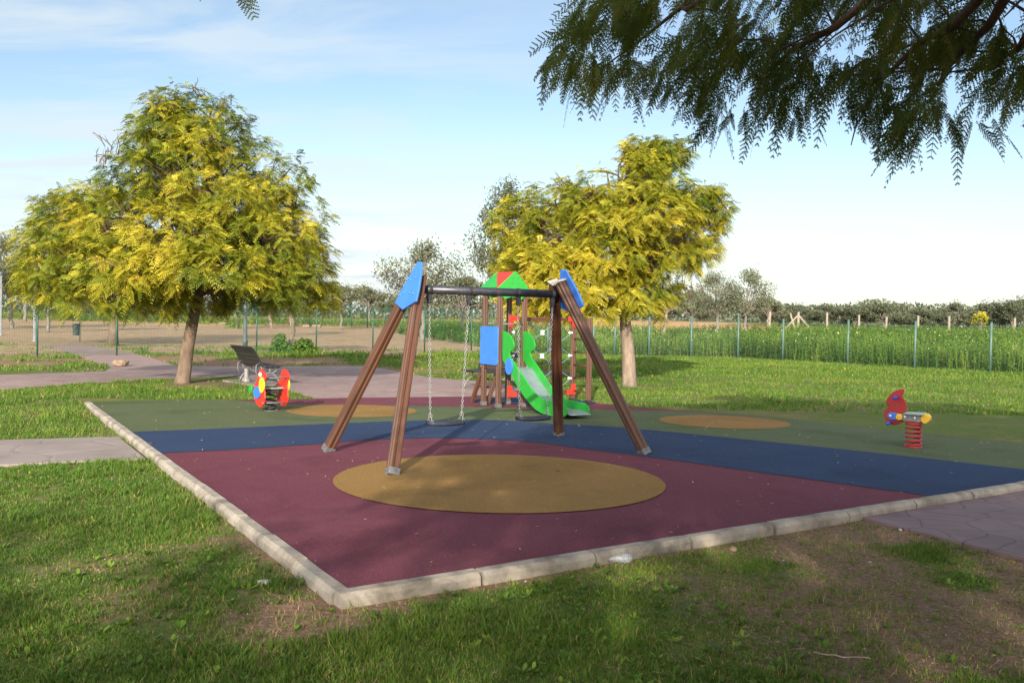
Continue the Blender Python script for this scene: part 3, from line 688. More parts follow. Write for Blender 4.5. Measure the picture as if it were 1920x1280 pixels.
# the hanging outer leaves that the picture looks up into: finer, with every leaflet row
hang_poly = [(1108, -170), (1095, 0), (1062, 50), (1042, 95), (1064, 135), (1150, 130), (1240, 140), (1330, 200), (1400, 195), (1470, 190), (1530, 195), (1600, 140), (1650, 178), (1700, 222), (1760, 205), (1850, 205), (1915, 168), (2010, 160), (2010, -170)]
def hanging(n_try):
    P = []; D = []; L = []; T = []
    for _ in range(n_try):
        x = rng.uniform(1035, 2010); y = rng.uniform(-170, 250)
        if not inpoly(np.array([x]), np.array([y]), hang_poly)[0]: continue
        if vnoise([x], [y], 0.017)[0] < 0.44 and rng.random() < 0.92: continue
        Y = rng.uniform(4.3, 6.6) if x < 1600 else rng.uniform(4.0, 6.2)
        p = at(x, y, Y); P.append(p)
        out_ = np.array([-0.35, 0.35, 0.0]) + rng.normal(0, 0.5, 3) * np.array([1, 1, 0.35])
        D.append(out_ + np.array([0, 0, -rng.uniform(0.15, 1.0)])); L.append(rng.uniform(0.11, 0.23)); T.append(np.clip(0.45 + 0.35 * (vnoise([x], [y + 99], 0.01)[0] - 0.5) * 2 + rng.normal(0, .12), 0, 1))
    for (x, y, dx, dy, Y, l) in [(1040, 110, -22, 60, 4.9, .24), (1075, 130, -14, 70, 5.0, .26), (1095, 150, -20, 60, 5.2, .24), (1190, 150, -5, 60, 5.0, .24), (1345, 215, -26, 70, 4.6, .26), (1400, 215, -12, 75, 4.7, .26), (1380, 200, 3, 60, 4.9, .24), (1492, 205, 22, 70, 4.8, .25), (1470, 200, 0, 62, 4.9, .24), (1590, 190, 22, 75, 4.6, .26),
                                 (1620, 205, 20, 72, 4.6, .26), (1720, 245, -30, 72, 4.2, .27), (1700, 240, -10, 60, 4.2, .26), (1770, 235, 12, 70, 4.3, .24), (1840, 230, 22, 72, 4.3, .27), (1660, 215, 10, 60, 4.5, .25), (1250, 160, -10, 55, 5.0, .25), (1300, 180, 0, 60, 5, .25)]:
        for _ in range(5):
            x0 = x + rng.normal(0, 16); y0 = y + rng.normal(-6, 12); a = at(x0, y0, Y); b = at(x0 + dx * 1.3 + rng.normal(0, 22), y0 + dy * rng.uniform(.5, 1.0), Y + rng.normal(0, .08)); P.append(a); D.append(b - a); L.append(l * rng.uniform(.4, .7)); T.append(rng.uniform(.1, .5))
    P = np.array(P); D = np.array(D); L = np.array(L); n = len(P)
    upv = np.tile(np.array([0.1, -0.75, 0.55]), (n, 1)) + rng.normal(0, 0.6, (n, 3))
    return fronds(P, D, upv, L, 11, L * 0.25, 0.0075, np.array(T), rng.uniform(0.1, 0.7, n), 5, 0.35), P
(hv, hi, ht), hp = hanging(4300)
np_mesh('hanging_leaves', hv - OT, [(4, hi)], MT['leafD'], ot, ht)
mb = MB()
for a_, b_ in (((2250, -330, 2.2), (1180, 92, 5.2)), ((2300, -350, 2.2), (1260, -10, 5.6)), ((2350, -300, 2.4), (1420, 150, 5.3)), ((2350, -250, 2.6), (1560, 60, 5.6)), ((2300, -300, 2.6), (1640, 175, 5.0)), ((2300, -200, 2.6), (1760, 160, 4.8)), ((2300, -100, 2.8), (1860, 130, 4.8))):
    A_ = at(*a_); B_ = at(*b_); br = bez(A_, B_, 0.06, 10, 0.05)
    mb.tube(br, np.linspace(0.05, 0.007, len(br)), 6, cap=False)
    for k in range(4, 11):
        for _ in range(2):
            e_ = br[k] + np.clip(rng.normal(0, 0.2, 3), -.3, .3) + np.array([-0.12, 0.1, 0.08]); mb.tube(bez(br[k], e_, 0.05, 3), [0.008, 0.006, 0.005, 0.003], 4, cap=False)
mb.build('limb', MT['darkbark'], ot)
# one long limb reaches over the camera to the left: only its leaf tip shows at the top edge
A_ = OT + np.array([-0.2, 0.2, 2.6]); B_ = at(452, -35, 3.9); M_ = np.array([1.2, 1.4, 4.6])
mb = MB(); br = bez(A_, M_, 0.06, 5, 0.03)[:-1] + bez(M_, B_, 0.05, 3, 0.02); mb.tube(br, np.linspace(0.06, 0.008, 9), 6, cap=False); mb.build('limb', MT['darkbark'], ot)
tp_ = np.array([at(448, -25, 3.9), at(458, -30, 3.95), at(440, -45, 4.0), at(430, -50, 3.9)]); td = np.array([at(470, 14, 3.9), at(462, 6, 3.9), at(450, -8, 3.9), at(400, -30, 3.9)]) - tp_
v_, i_, t_ = fronds(tp_, td, np.tile([0.1, -1.0, 0.3], (4, 1)), np.array([0.13, .12, .12, .15]), 8, np.full(4, .05), 0.007, np.full(4, 0.3), np.full(4, 0.1), 5)
np_mesh('hanging_leaves', v_ - OT, [(4, i_)], MT['leafD'], ot, t_)
ST2 = np.array([-5.4, -7.5, float(gz(-5.4, -7.5))])
leafy_tree('small_tree', ST2, [ST2, ST2 + np.array([0, 0, 0.8]), ST2 + np.array([0.1, 0.1, 1.7])], 0.13, [((-5.4, -7.4, 3.6), (1.8, 1.5, 0.9)), ((-3.4, -7.0, 3.9), (1.6, 1.4, 0.8)), ((-7.2, -7.2, 3.6), (1.5, 1.4, 0.8)), ((-5, -7, 4.5), (1.7, 1.4, 0.6)), ((-1.8, -6.6, 4.0), (1.3, 1.2, 0.7)), ((-9, -7, 4.0), (1.4, 1.2, .8))], 2.1,
           'small tree behind the camera shading the near grass', 'jacaranda trees', MT['leafL'], MT['bark'], 0.5, 6, 7, 0.4)
ST3 = np.array([1.6, -8.6, float(gz(1.6, -8.6))])
leafy_tree('small_tree', ST3, [ST3, ST3 + np.array([0, 0, 0.9]), ST3 + np.array([0.1, 0, 1.9])], 0.14, [((1.6, -8.5, 4.0), (1.7, 1.5, 0.9)), ((-0.2, -8.2, 4.3), (1.4, 1.4, 0.8)), ((3.6, -8.2, 4.2), (1.7, 1.4, 0.9)), ((1.6, -8.0, 5.1), (1.9, 1.5, 0.7)), ((5.4, -8.0, 4.4), (1.5, 1.4, 0.9)), ((-0.6, -7.6, 5.0), (1.2, 1.2, .6))], 3.0,
           'second small tree behind the camera shading the near earth', 'jacaranda trees', MT['leafL'], MT['bark'], 0.5, 6, 7, 0.4)

# ------------------------------------------------------------------ swing
YAW = 0.5603
ua = np.array([math.cos(YAW), math.sin(YAW), 0]); ub = np.array([math.sin(YAW), -math.cos(YAW), 0]); uz = np.array([0, 0, 1.0])
SWC = np.array([-0.267, 11.077, 0]); SL, SW, SH, SB = 3.381, 1.8365, 1.949, 0.915
def groove(w=0.115, ch=0.012, gw=0.016, gd=0.016):            # square post with chamfers and a groove in each face
    h = w / 2; q = []
    side_ = [(h - ch, -h), (h, -h + ch), (h, -gw), (h - gd, -gw * 0.35), (h - gd, gw * 0.35), (h, gw)]
    for k in range(4):
        c, s_ = round(math.cos(k * math.pi / 2)), round(math.sin(k * math.pi / 2)); q += [(x * c - y * s_, x * s_ + y * c) for x, y in side_]
    return q
GP = groove()
def bolt(c, r, mat, par):
    mb = MB(); mb.ball(c, r, 8, 5); return mb.build('bolt_cap', mat, par)
sw = thing('swing', tuple(SWC), 'brown timber two-seat swing frame with dark top bar and blue end panels', 'swing frame')
zt = 2.09
for sa in (-1, 1):
    foot_a = sa * SL / 2; top_a = sa * (SB + 0.062)
    for sb_ in (-1, 1):
        f0 = SWC + ua * foot_a + ub * sb_ * SW / 2 + uz * 0.012
        t0 = SWC + ua * top_a + ub * sb_ * 0.066 + uz * zt
        d = (t0 - f0) / np.linalg.norm(t0 - f0)
        mb = MB(); mb.extrude(GP, f0 + d * 0.01, t0, ua)
        lg = mb.build('leg', MT['wood'], sw, 0.003)
        mb = MB(); h_ = 0.0612
        mb.extrude([(-h_, -h_), (h_, -h_), (h_, h_), (-h_, h_)], f0 - d * 0.02, f0 + d * 0.058, ua)
        for s1 in (-1, 1):
            X_, Y_, D_ = mb.frame(d, ua); c_ = Vector(f0 + d * 0.035)
            for ax in (X_, Y_): mb.tube([c_ + ax * s1 * 0.06, c_ + ax * s1 * 0.078], 0.012, 6)
        sh_ = mb.build('metal_foot', MT['steel'], sw, 0.004)
        if sa == 1:
            mb = MB(); X_, Y_, D_ = mb.frame(d, ua)
            mb.extrude([(-.066, -.066), (.066, -.066), (.066, .066), (-.066, .066)], t0 + d * 0.001, t0 + d * 0.022, ua)
            mb.extrude([(-.04, -.04), (.04, -.04), (.04, .04), (-.04, .04)], t0 + d * 0.022, t0 + d * 0.034, ua)
            mb.build('post_cap', MT['capgrey'], sw, 0.01)
# blue end panels: outline read on the left one, mirrored to the right
lean = math.atan2(SL / 2 - SB - 0.062, zt)
nL = np.cross(ub, (ua * (SL / 2 - SB - 0.062) + uz * zt) / math.hypot(SL / 2 - SB - 0.062, zt)); nL /= np.linalg.norm(nL)
if np.dot(nL, ua) > 0: nL = -nL
vL = np.cross(nL, ub); vL = vL if vL[2] > 0 else -vL
P0 = SWC - ua * SL / 2 + nL * 0.075
outl = [(783.5, 492), (792, 491), (789.5, 520), (786, 543), (781, 565), (768, 573), (755.5, 581), (741.5, 568), (753, 545), (768, 519)]
pan = []
for p in outl:
    q = onp(*p, P0, nL) - P0; pan.append((np.dot(q, ub), np.dot(q, vL)))
bol = []
for p in ((768, 522), (781, 521), (772, 526), (752, 553.5), (760, 550), (770, 549.5), (776.5, 551)):
    q = onp(*p, P0, nL) - P0; bol.append((np.dot(q, ub), np.dot(q, vL)))
for sa in (-1, 1):
    n_ = nL if sa < 0 else nL - 2 * ua * np.dot(nL, ua); v_ = vL if sa < 0 else vL - 2 * ua * np.dot(vL, ua)
    p0 = SWC + ua * sa * SL / 2 + n_ * 0.075
    mb = MB(); mb.prism([p0 + ub * s_ + v_ * t_ for s_, t_ in pan], n_, 0.024)
    bp = mb.build('end_panel', MT['blue'], sw, 0.006)
    for s_, t_ in bol:
        bolt(p0 + ub * s_ + v_ * t_ + n_ * 0.012, 0.016, MT['blue'], bp)
bar0 = SWC - ua * (SB + 0.05) + uz * SH; bar1 = SWC + ua * (SB + 0.05) + uz * SH
mb = MB(); mb.tube([bar0, bar1], 0.05, 18); mb.build('top_bar', MT['bar'], sw)
def bar_at(px):                                           # point of the bar's axis seen at this photo column
    a, b = 0.0, 1.0
    for _ in range(40):
        m = (a + b) / 2; q = bar0 + (bar1 - bar0) * m - EYEP; x = 960 + F * np.dot(q, _rt) / np.dot(q, _fw)
        if x < px: a = m
        else: b = m
    return bar0 + (bar1 - bar0) * a
def chain(mb, a, b, link=0.040, wr=0.0033):
    a = Vector(a); b = Vector(b); L = (b - a).length; n = int(L / (link * 0.76)); X, Y, D = mb.frame(b - a)
    for i in range(n):
        c = a + (b - a) * ((i + 0.5) / n); S = X if i % 2 else Y
        S = (S + (Y if i % 2 else -X) * random.uniform(-.25, .25)).normalized(); pts = []
        for k in range(8):
            t = 2 * math.pi * (k + .5) / 8; pts.append(c + D * math.copysign(abs(math.cos(t)) ** 0.7, math.cos(t)) * link * 0.48 + S * math.sin(t) * 0.0125)
        mb.tube(pts, wr, 4, closed=True)
hang = []
for (l, r, sy, lab) in ((805, 879, 793, 'black flat swing seat on chains at the left, hanging lower in view'), (972, 1036, 785, 'black flat swing seat on chains at the right, in front of the slide')):
    A_, B_ = bar_at(l), bar_at(r); mid = (A_ + B_) / 2
    seat_z = at((l + r) / 2 - 2, sy, mid[1])[2]
    st = thing('hanging_swing', (mid[0], mid[1], seat_z), lab, 'swing seat', 'swing seats hanging from the bar')
    sway = np.array([-0.012, -0.03, 0]) if l < 900 else np.array([0.0, 0.02, 0])
    c_ = np.array([mid[0], mid[1], seat_z]) + sway
    mb = MB(); nx = 12; vs = []; fs = []
    prof = [(-.09, 0), (-.078, .024), (0, .028), (.078, .024), (.09, 0), (.078, -.024), (-.078, -.024)]; m_ = len(prof)
    for i in range(nx + 1):
        t = -1 + 2 * i / nx; k = (1 - abs(t) ** 8 * 0.35)
        for w, z in prof: vs.append(c_ + ua * t * 0.232 + ub * w * k + uz * (z + 0.012 * t * t))
    for i in range(nx):
        for k in range(m_): fs.append((i * m_ + k, i * m_ + (k + 1) % m_, (i + 1) * m_ + (k + 1) % m_, (i + 1) * m_ + k))
    fs += [tuple(range(m_)), tuple(range(nx * m_, nx * m_ + m_))]
    mb.add(vs, fs, None, True); mb.build('seat', MT['seat'], st)
    for e, s_ in ((A_, -1), (B_, 1)):
        mb = MB(); mb.tube([e - ua * 0.022, e + ua * 0.022], 0.056, 16)               # clamp ring and bearing block of the frame
        mb.box(e - uz * 0.085, (0.05, 0.05, 0.07), Matrix.Rotation(YAW, 3, 'Z')); mb.box(e - uz * 0.135, (0.032, 0.062, 0.05), Matrix.Rotation(YAW, 3, 'Z'))
        mb.build('hanger', MT['black'], sw, 0.006)
        top = e - uz * 0.155; sp = c_ + ua * s_ * 0.205 + uz * 0.02; split = sp + (top - sp) / np.linalg.norm(top - sp) * 0.13
        mb = MB(); chain(mb, top, split); chain(mb, split, sp + ub * 0.055, 0.04); chain(mb, split, sp - ub * 0.055, 0.04)
        mb.build('chain', MT['chain'], st)

# ------------------------------------------------------------------ slide tower
B0 = gp(934, 764)
TS = 0.53                                                  # side of the tower
tu = ua; tv = -ub                                          # tu to the right and away, tv to the left and away
A0 = B0 + tv * TS; D0 = B0 + tu * TS; C0 = A0 + tu * TS
tw = thing('play_tower', tuple((A0 + D0) / 2), 'slide tower with green gabled roof, green slide, rope net and ladder', 'play tower')
GT = groove(0.088, 0.010, 0.012, 0.012)
for p in (A0, B0, C0, D0):
    mb = MB(); mb.extrude(GT, p + uz * 0.05, p + uz * 2.2, ua); mb.build('post', MT['wood2'], tw, 0.003)
    mb = MB(); mb.box(p + uz * 0.035, (0.098, 0.098, 0.07), Matrix.Rotation(YAW, 3, 'Z')); mb.build('metal_foot', MT['steel'], tw, 0.003)
DZ = 0.72
mb = MB()
for k in range(5): mb.extrude([(-.047, -.015), (.047, -.015), (.047, .015), (-.047, .015)], (A0 * (1 - (k + .5) / 5) + C0 * (0)) + B0 * ((k + .5) / 5) - tu * 0.03 + uz * DZ, (A0 * (1 - (k + .5) / 5)) + B0 * ((k + .5) / 5) + tu * (TS + 0.03) + uz * DZ, tv)
mb.build('deck', MT['wood2'], tw, 0.002)
# roof: two green gables (front over B-D, rear over A-C) with red boards between
gn = tv; gF = B0 - tv * 0.06; gR = A0 + tv * 0.06
apex = onp(966.5, 507.5, gF, gn); ap_s, ap_z = np.dot(apex - gF, tu), apex[2]
gab = []
for p in ((966.5, 507.5), (981, 526.5), (995, 546), (993.5, 548.5), (985, 555), (978, 562), (968, 557), (958, 557), (946, 561), (939, 552), (931.5, 543), (932, 540), (950, 523)):
    q = onp(*p, gF, gn); gab.append((np.dot(q - gF, tu), q[2]))
ctr = ap_s
gab = [(ctr + (s_ - ctr), z) for s_, z in gab]
for base in (gF, gR):
    mb = MB(); mb.prism([base + tu * s_ + uz * z for s_, z in gab], gn, 0.02); g_ = mb.build('gable', MT['green'], tw, 0.005)
    for s_, z in ((ctr - .05, ap_z - .12), (ctr + .05, ap_z - .12), (ctr - .06, ap_z - .22), (ctr + .05, ap_z - .22), (ctr + .14, ap_z - .26), (ctr - .14, ap_z - .3)): bolt(base + tu * s_ + uz * z - gn * 0.011, 0.013, MT['green'], g_)
sl, zl = gab[11]; srt, zr = gab[2]
for (s_, z_) in ((sl, zl), (srt, zr)):
    e0 = np.array([ctr, ap_z - 0.02]); e1 = np.array([s_, z_ - 0.0]) ; e1 = e0 + (e1 - e0) * 0.97
    mb = MB(); ins = 0.012
    q = [gF + gn * ins + tu * e0[0] + uz * e0[1], gR - gn * ins + tu * e0[0] + uz * e0[1], gR - gn * ins + tu * e1[0] + uz * e1[1], gF + gn * ins + tu * e1[0] + uz * e1[1]]
    nn_ = np.cross(q[1] - q[0], q[2] - q[1])
    if s_ == sl:
        mb.prism([q[0], q[1], q[3]], nn_, 0.018); mb.build('roof_panel', MT['red'], tw, 0.003); mb = MB(); sh = (q[2] - q[0]) * 0.006
        mb.prism([q[1] + sh, q[2] + sh, q[3] + sh], nn_, 0.018); mb.build('roof_panel', MT['green'], tw, 0.003)
    else: mb.prism(q, nn_, 0.018); mb.build('roof_panel', MT['red'], tw, 0.003)
# blue side panel between A and B
pn0 = B0 - tu * 0.056
zt_, zb_ = 1.47, 0.77
top_ = [(TS + .045, zt_ - .01)] + [(TS + .045 - (TS + .09) * k / 24, zt_ - 0.012 + 0.016 * math.sin(k / 24 * 6 * math.pi) ** 2) for k in range(1, 24)] + [(-.045, zt_ - .01)]
mb = MB(); mb.prism([pn0 + tv * s_ + uz * z for s_, z in top_ + [(-.045, zb_ + .03), (-.02, zb_), (TS + .02, zb_), (TS + .045, zb_ + .03)]], tu, 0.02); bp = mb.build('side_panel', MT['blue'], tw, 0.004)
for s_ in (.06, TS - .06):
    for z in (zb_ + .12, zt_ - .13): bolt(pn0 + tv * s_ + uz * z - tu * 0.011, 0.014, MT['blue'], bp)
mb = MB(); mb.prism([C0 + tu * 0.04 + tv * s_ + uz * z for s_, z in ((-TS + .0, .78), (0, .78), (0, 1.4), (-TS, 1.4))], tu, 0.02)
# steel handrails
for a_, b_ in ((B0, D0), (A0, C0)):
    mb = MB(); mb.tube([a_ + uz * 1.52, b_ + uz * 1.52 - 0], 0.017, 10); mb.build('handrail', MT['steel'], tw)
# slide
sd_ = -tv                                                  # slide runs this way
sn = tu
S0 = B0 + tu * 0.03                                        # plane of the near (left) side board
prof = []
for p in ((943, 622), (947, 622), (952, 624.5), (958, 630), (963, 640), (965, 648), (963.5, 655), (960, 659), (956.5, 661), (956, 666), (959, 673), (965, 681), (974, 694), (984, 709), (995, 726), (1004, 737), (1015, 746), (1027, 751), (1042, 754), (1056, 757), (1062, 762), (1065, 769), (1064, 776), (1060, 780.5), (1052, 782),
          (1035, 780), (1016, 775), (1005, 768), (995, 758), (985, 746), (972, 728), (962, 708), (952, 690), (943, 676)):
    q = onp(*p, S0, sn) - S0; prof.append((np.dot(q, sd_), q[2]))
zmin = min(z for s_, z in prof); SW2 = 0.44
sl_mat = MT['green']
prof = [(s_ * 1.0, max(z - zmin * (s_ / max(1e-3, prof[23][0])) + 0.012, 0.012)) for s_, z in prof]
slide = None
mb = MB()
# bed: the steel chute between the boards
up_ = [(s_, z) for s_, z in prof[9:21]]; lo_ = [(s_, z) for s_, z in prof[24:]][::-1]
def z_on(lst, s_):
    xs = [a for a, b in lst]; zs = [b for a, b in lst]; o_ = np.argsort(xs); return float(np.interp(s_, np.array(xs)[o_], np.array(zs)[o_]))
send = prof[22][0]
pts = []
for k in range(30):
    s_ = 0.02 + (send + 0.04) * k / 29; zz = 0.48 * z_on(prof[10:22], min(s_, send)) + 0.52 * z_on(prof[24:], min(s_, send)) - 0.01
    pts.append((s_, zz))
pts = [(s_, min(z, DZ + 0.02)) for s_, z in pts]
v0 = [S0 + sn * 0.012 + sd_ * s_ + uz * z for s_, z in pts]; v1 = [S0 + sn * (SW2 - .012) + sd_ * s_ + uz * z for s_, z in pts]; n = len(pts)
vb0 = [p - uz * 0.012 for p in v0]; vb1 = [p - uz * 0.012 for p in v1]
mb.add(v0 + v1 + vb0 + vb1, [(i, i + 1, n + i + 1, n + i) for i in range(n - 1)] + [(2 * n + i, 3 * n + i, 3 * n + i + 1, 2 * n + i + 1) for i in range(n - 1)] + [(n - 1, 3 * n - 1, 4 * n - 1, 2 * n - 1)], None, True)
slide = mb.build('slide', MT['slidebed'], tw)
for off in (0.0, SW2):
    mb = MB(); mb.prism([S0 + sn * off + sd_ * s_ + uz * z for s_, z in prof], sn, 0.024); mb.build('slide_side', MT['green'], slide, 0.006)
for p in ((962, 690), (985, 727), (1003, 757), (1030, 766)): bolt(onp(*p, S0, sn) - sn * 0.014, 0.015, MT['green'], slide)
oc = onp(956.5, 687, S0, sn) - sn * 0.024
mb = MB(); mb.prism([oc + sd_ * 0.135 * math.cos(t) * .9 + uz * 0.145 * math.sin(t) - sd_ * 0.0 for t in np.linspace(0, 2 * math.pi, 28, endpoint=False)], sn, 0.02); mb.build('oval_plate', MT['blue'], slide, 0.004)
# climbing frame on the right: beams, net, ladder
E0 = C0 + tu * (np.dot(gp(1068, 751.5) - C0, tu)); Fp = E0 - tv * TS
for p in (E0, Fp):
    mb = MB(); mb.extrude(GT, p + uz * 0.05, p + uz * 1.66, ua); mb.build('post', MT['wood2'], tw, 0.003)
    mb = MB(); mb.box(p + uz * 0.035, (0.098, 0.098, 0.07), Matrix.Rotation(YAW, 3, 'Z')); mb.build('metal_foot', MT['black'], tw, 0.003)
for z in (1.62, 0.20):
    mb = MB(); mb.extrude(groove(0.07, .008, .009, .009), C0 + tu * .045 + uz * z, E0 - tu * .045 + uz * z, uz); mb.build('beam', MT['wood2'], tw, 0.003)
for k in range(6):
    z = 0.22 + 0.255 * k; mb = MB(); mb.tube([E0 + uz * z, Fp + uz * z], 0.016, 8); mb.build('rung', MT['wood2'], tw)
def bracket(c, sx, sz_):                                   # red L-shaped corner plate
    q = [(0, 0), (.19, 0), (.20, .02), (.20, .09), (.10, .10), (.085, .20), (.07, .215), (0, .215)]
    mb = MB(); mb.prism([c + tu * sx * a + uz * sz_ * b - tv * 0.052 for a, b in q], tv, 0.024); o_ = mb.build('corner_bracket', MT['red'], tw, 0.006)
for c, sx, sz_ in ((C0 - tu * .03 + uz * 1.675, 1, -1), (E0 + tu * .03 + uz * 1.675, -1, -1), (C0 - tu * .03 + uz * .14, 1, 1), (E0 + tu * .03 + uz * .14, -1, 1)): bracket(c, sx, sz_)
NL = np.linalg.norm(E0 - C0)
def net(s_, z): return C0 + tu * s_ + uz * z - tv * 0.01
ropes = MB(); joints = []
cols = [0.05, NL * .27, NL * .5, NL * .73, NL - .05]
grid = {}
for (i, j) in ((0, 1), (0, 3), (0, 5), (1, 0), (1, 2), (1, 4), (1, 6), (2, 1), (2, 3), (2, 5), (3, 0), (3, 2), (3, 4), (3, 6), (4, 1), (4, 3), (4, 5)):
    grid[(i, j)] = net(cols[i], 0.235 + (1.585 - .235) * j / 6)
for (i, j), p in grid.items():
    for dj in (-1, 1):
        q = grid.get((i + 1, j + dj))
        if q is not None: ropes.tube(bez(p, q, -0.015, 4, 0), 0.0068, 6)
    if 0 < j < 6 and 0 < i < 4:
        nodes = MB(); joints.append(nodes); nodes.tube([p - tv * .02, p + tv * .02], 0.034, 12); nodes.box(p + uz * 0.034, (.085, .022, .018), Matrix.Rotation(YAW, 3, 'Z')); nodes.box(p - uz * 0.034, (.085, .022, .018), Matrix.Rotation(YAW, 3, 'Z'))
    elif i in (0, 4): nodes = MB(); joints.append(nodes); nodes.tube([p - tu * .05, p + tu * .05], 0.02, 8); nodes.ball(p + tu * (.05 if i == 0 else -.05), .03, 8, 5)
nt_ = ropes.build('rope_net', MT['rope'], tw)
for j_ in joints: j_.build('rope_joint', MT['white'], nt_)
# stair ladder at the back left
la0, la1 = gp(885, 754.5), gp(914.5, 756.5)
la1 = la0 - tv * 0 + (la1 - la0)
topl = A0 + tv * 0.03 + uz * 0.70
for b_, t_ in ((la0, at(902, 700, A0[1] + 0.25)), (la1, at(930, 703, A0[1] + 0.25))):
    mb = MB(); mb.extrude(groove(.07, .008, .01, .01), b_ + uz * 0.01, t_, ua); mb.build('ladder_rail', MT['wood2'], tw, 0.003)
for z in (.17, .40, .6):
    k = z / 0.71; p_ = la0 + (at(902, 700, A0[1] + 0.25) - la0) * k; q_ = la1 + (at(930, 703, A0[1] + 0.25) - la1) * k
    mb = MB(); mb.tube([p_, q_], 0.018, 8); mb.build('rung', MT['wood2'], tw)

# ------------------------------------------------------------------ spring riders
def coil(mb, c, r, h, turns, wr, tilt=0):
    pts = []
    for i in range(int(turns * 20) + 1):
        t = i / 20; k = min(max((t - 0.5) / (turns - 1.0), 0), 1)
        pts.append((c[0] + r * math.cos(2 * math.pi * t), c[1] + r * math.sin(2 * math.pi * t), c[2] + wr + (h - 2 * wr) * k))
    mb.tube(pts, wr, 8)
# red two-sided rider on the left
q0 = gp(508, 769.5)
rd = thing('spring_rider', tuple(q0), 'two-sided red bird-shaped spring rider with yellow wings, near the left bench', 'spring rider')
mb = MB(); coil(mb, q0 + uz * 0.01, 0.088, 0.40, 5.5, 0.014); mb.build('spring', MT['black'], rd)
mb = MB(); mb.tube([q0, q0 + uz * 0.012], 0.12, 24); mb.build('base_plate', MT['steel'], rd, 0.003)
RW = 0.385                                                # distance between the side plates
nP = q0 - tu * RW / 2 + tv * 0.02                          # near plate's plane passes here
body = [(487, 693.5), (491, 692), (496, 696), (499.5, 703), (499, 709), (496.5, 716), (495.5, 723), (497, 735), (497.5, 746), (496, 756), (492.5, 762.5), (487, 763.5), (482, 758), (478, 748), (476, 738), (477, 727), (480, 717), (484, 709), (485.5, 701)]
prf = []
for p in body:
    q = onp(*p, nP, tu) - nP; prf.append((np.dot(q, tv), q[2]))
def plate(off, pr, th, mat, name, par):
    mb = MB(); mb.prism([nP + tu * off + tv * s_ + uz * z for s_, z in pr], tu, th); return mb.build(name, mat, par, 0.006)
def ell_px(cx, cy, rx, ry, n=24):
    o_ = []
    for t in np.linspace(0, 2 * math.pi, n, endpoint=False):
        q = onp(cx + rx * math.cos(t), cy + ry * math.sin(t), nP, tu) - nP; o_.append((np.dot(q, tv), q[2]))
    return o_
for off, sg in ((0, -1), (RW, 1)):
    pl = plate(off, prf, 0.02, MT['red'], 'side_plate', rd)
    plate(off + sg * .02, ell_px(493, 721.5, 5.0, 15), 0.018, MT['yellow'], 'wing', rd)
    plate(off + sg * .02, ell_px(484.2, 735.5, 6.4, 11.8), 0.018, MT['blue'], 'round_plate', rd)
    plate(off + sg * .02, [tuple(x) for x in ell_px(490, 702, 2.6, 4.4)], 0.006, MT['white'], 'eye', rd)
    plate(off + sg * .024, [tuple(x) for x in ell_px(490.6, 701.5, 0.9, 1.8, 10)], 0.006, MT['black'], 'eye', rd)
    plate(off + sg * .035, ell_px(473.5, 729, 3.2, 8.5), 0.018, MT['green'], 'tail_plate', rd)
for (px_1, py_1) in ((499, 709), (497.5, 755.5)):
    q = onp(px_1 - 3, py_1, nP, tu); mb = MB(); mb.tube([q - tu * 0.03, q + tu * (RW + 0.03)], 0.013, 10); mb.build('rod', MT['steel'], rd)
qc = onp(493, 729, nP, tu)
mb = MB(); mb.prism([nP * np.array([1, 1, 0]) + tu * (0.012 + (RW - .024) * a) + tv * b + uz * (qc[2]) for a, b in ((0, -.14), (1, -.14), (1, .16), (0, .16))], uz, 0.022); mb.build('seat', MT['grey'], rd, 0.005)
mb = MB(); mb.box(q0 + uz * (qc[2] - .05), (.2, .2, .05), Matrix.Rotation(YAW, 3, 'Z')); mb.build('spring_mount', MT['black'], rd, 0.004)

# red rooster-like rider on the right
q1 = gp(1712, 838)
r2 = thing('spring_rider', tuple(q1), 'red beaked spring rider with grey beam and red coil spring on green rubber', 'spring rider')
ax_ = np.array([0.83, -0.56, 0]); ax_ /= np.linalg.norm(ax_); nr = np.array([ax_[1], -ax_[0], 0]); nr = nr if nr[1] < 0 else -nr   # nr faces the camera
def Z4(x, y): return (1600 + x * 0.125, 700 + y * 0.125)
def pl2(pts, off, th, mat, name, par=None, bev=0.005):
    mb = MB(); pp = []
    for p in pts:
        q = onp(*Z4(*p), q1, nr); pp.append(q + nr * off)
    mb.prism(pp, nr, th); return mb.build(name, mat, par or r2, bev)
head = [(690, 236), (735, 228), (762, 240), (768, 265), (755, 295), (738, 318), (742, 360), (775, 400), (796, 450), (802, 500), (797, 545), (775, 575), (740, 590), (760, 640), (765, 690), (748, 728), (705, 742), (680, 765), (635, 772), (585, 765), (540, 748), (500, 715), (472, 670), (460, 615), (468, 560), (495, 520), (535, 498), (545, 486), (515, 468), (485, 448), (492, 420), (512, 372), (545, 322), (590, 285), (640, 255)]
pl2(head, 0.0, 0.026, MT['darkred'], 'head_plate')
def cap_rect(x0, y0, x1, y1, h, nseg=8):
    d = np.array([x1 - x0, y1 - y0], float); L = np.linalg.norm(d); d /= L; n_ = np.array([-d[1], d[0]]); o_ = []
    for t in np.linspace(-math.pi / 2, math.pi / 2, nseg): o_.append(np.array([x1, y1]) + d * h * math.cos(t) + n_ * h * math.sin(t))
    for t in np.linspace(math.pi / 2, 3 * math.pi / 2, nseg): o_.append(np.array([x0, y0]) + d * h * math.cos(t) + n_ * h * math.sin(t))
    return [tuple(p) for p in o_]
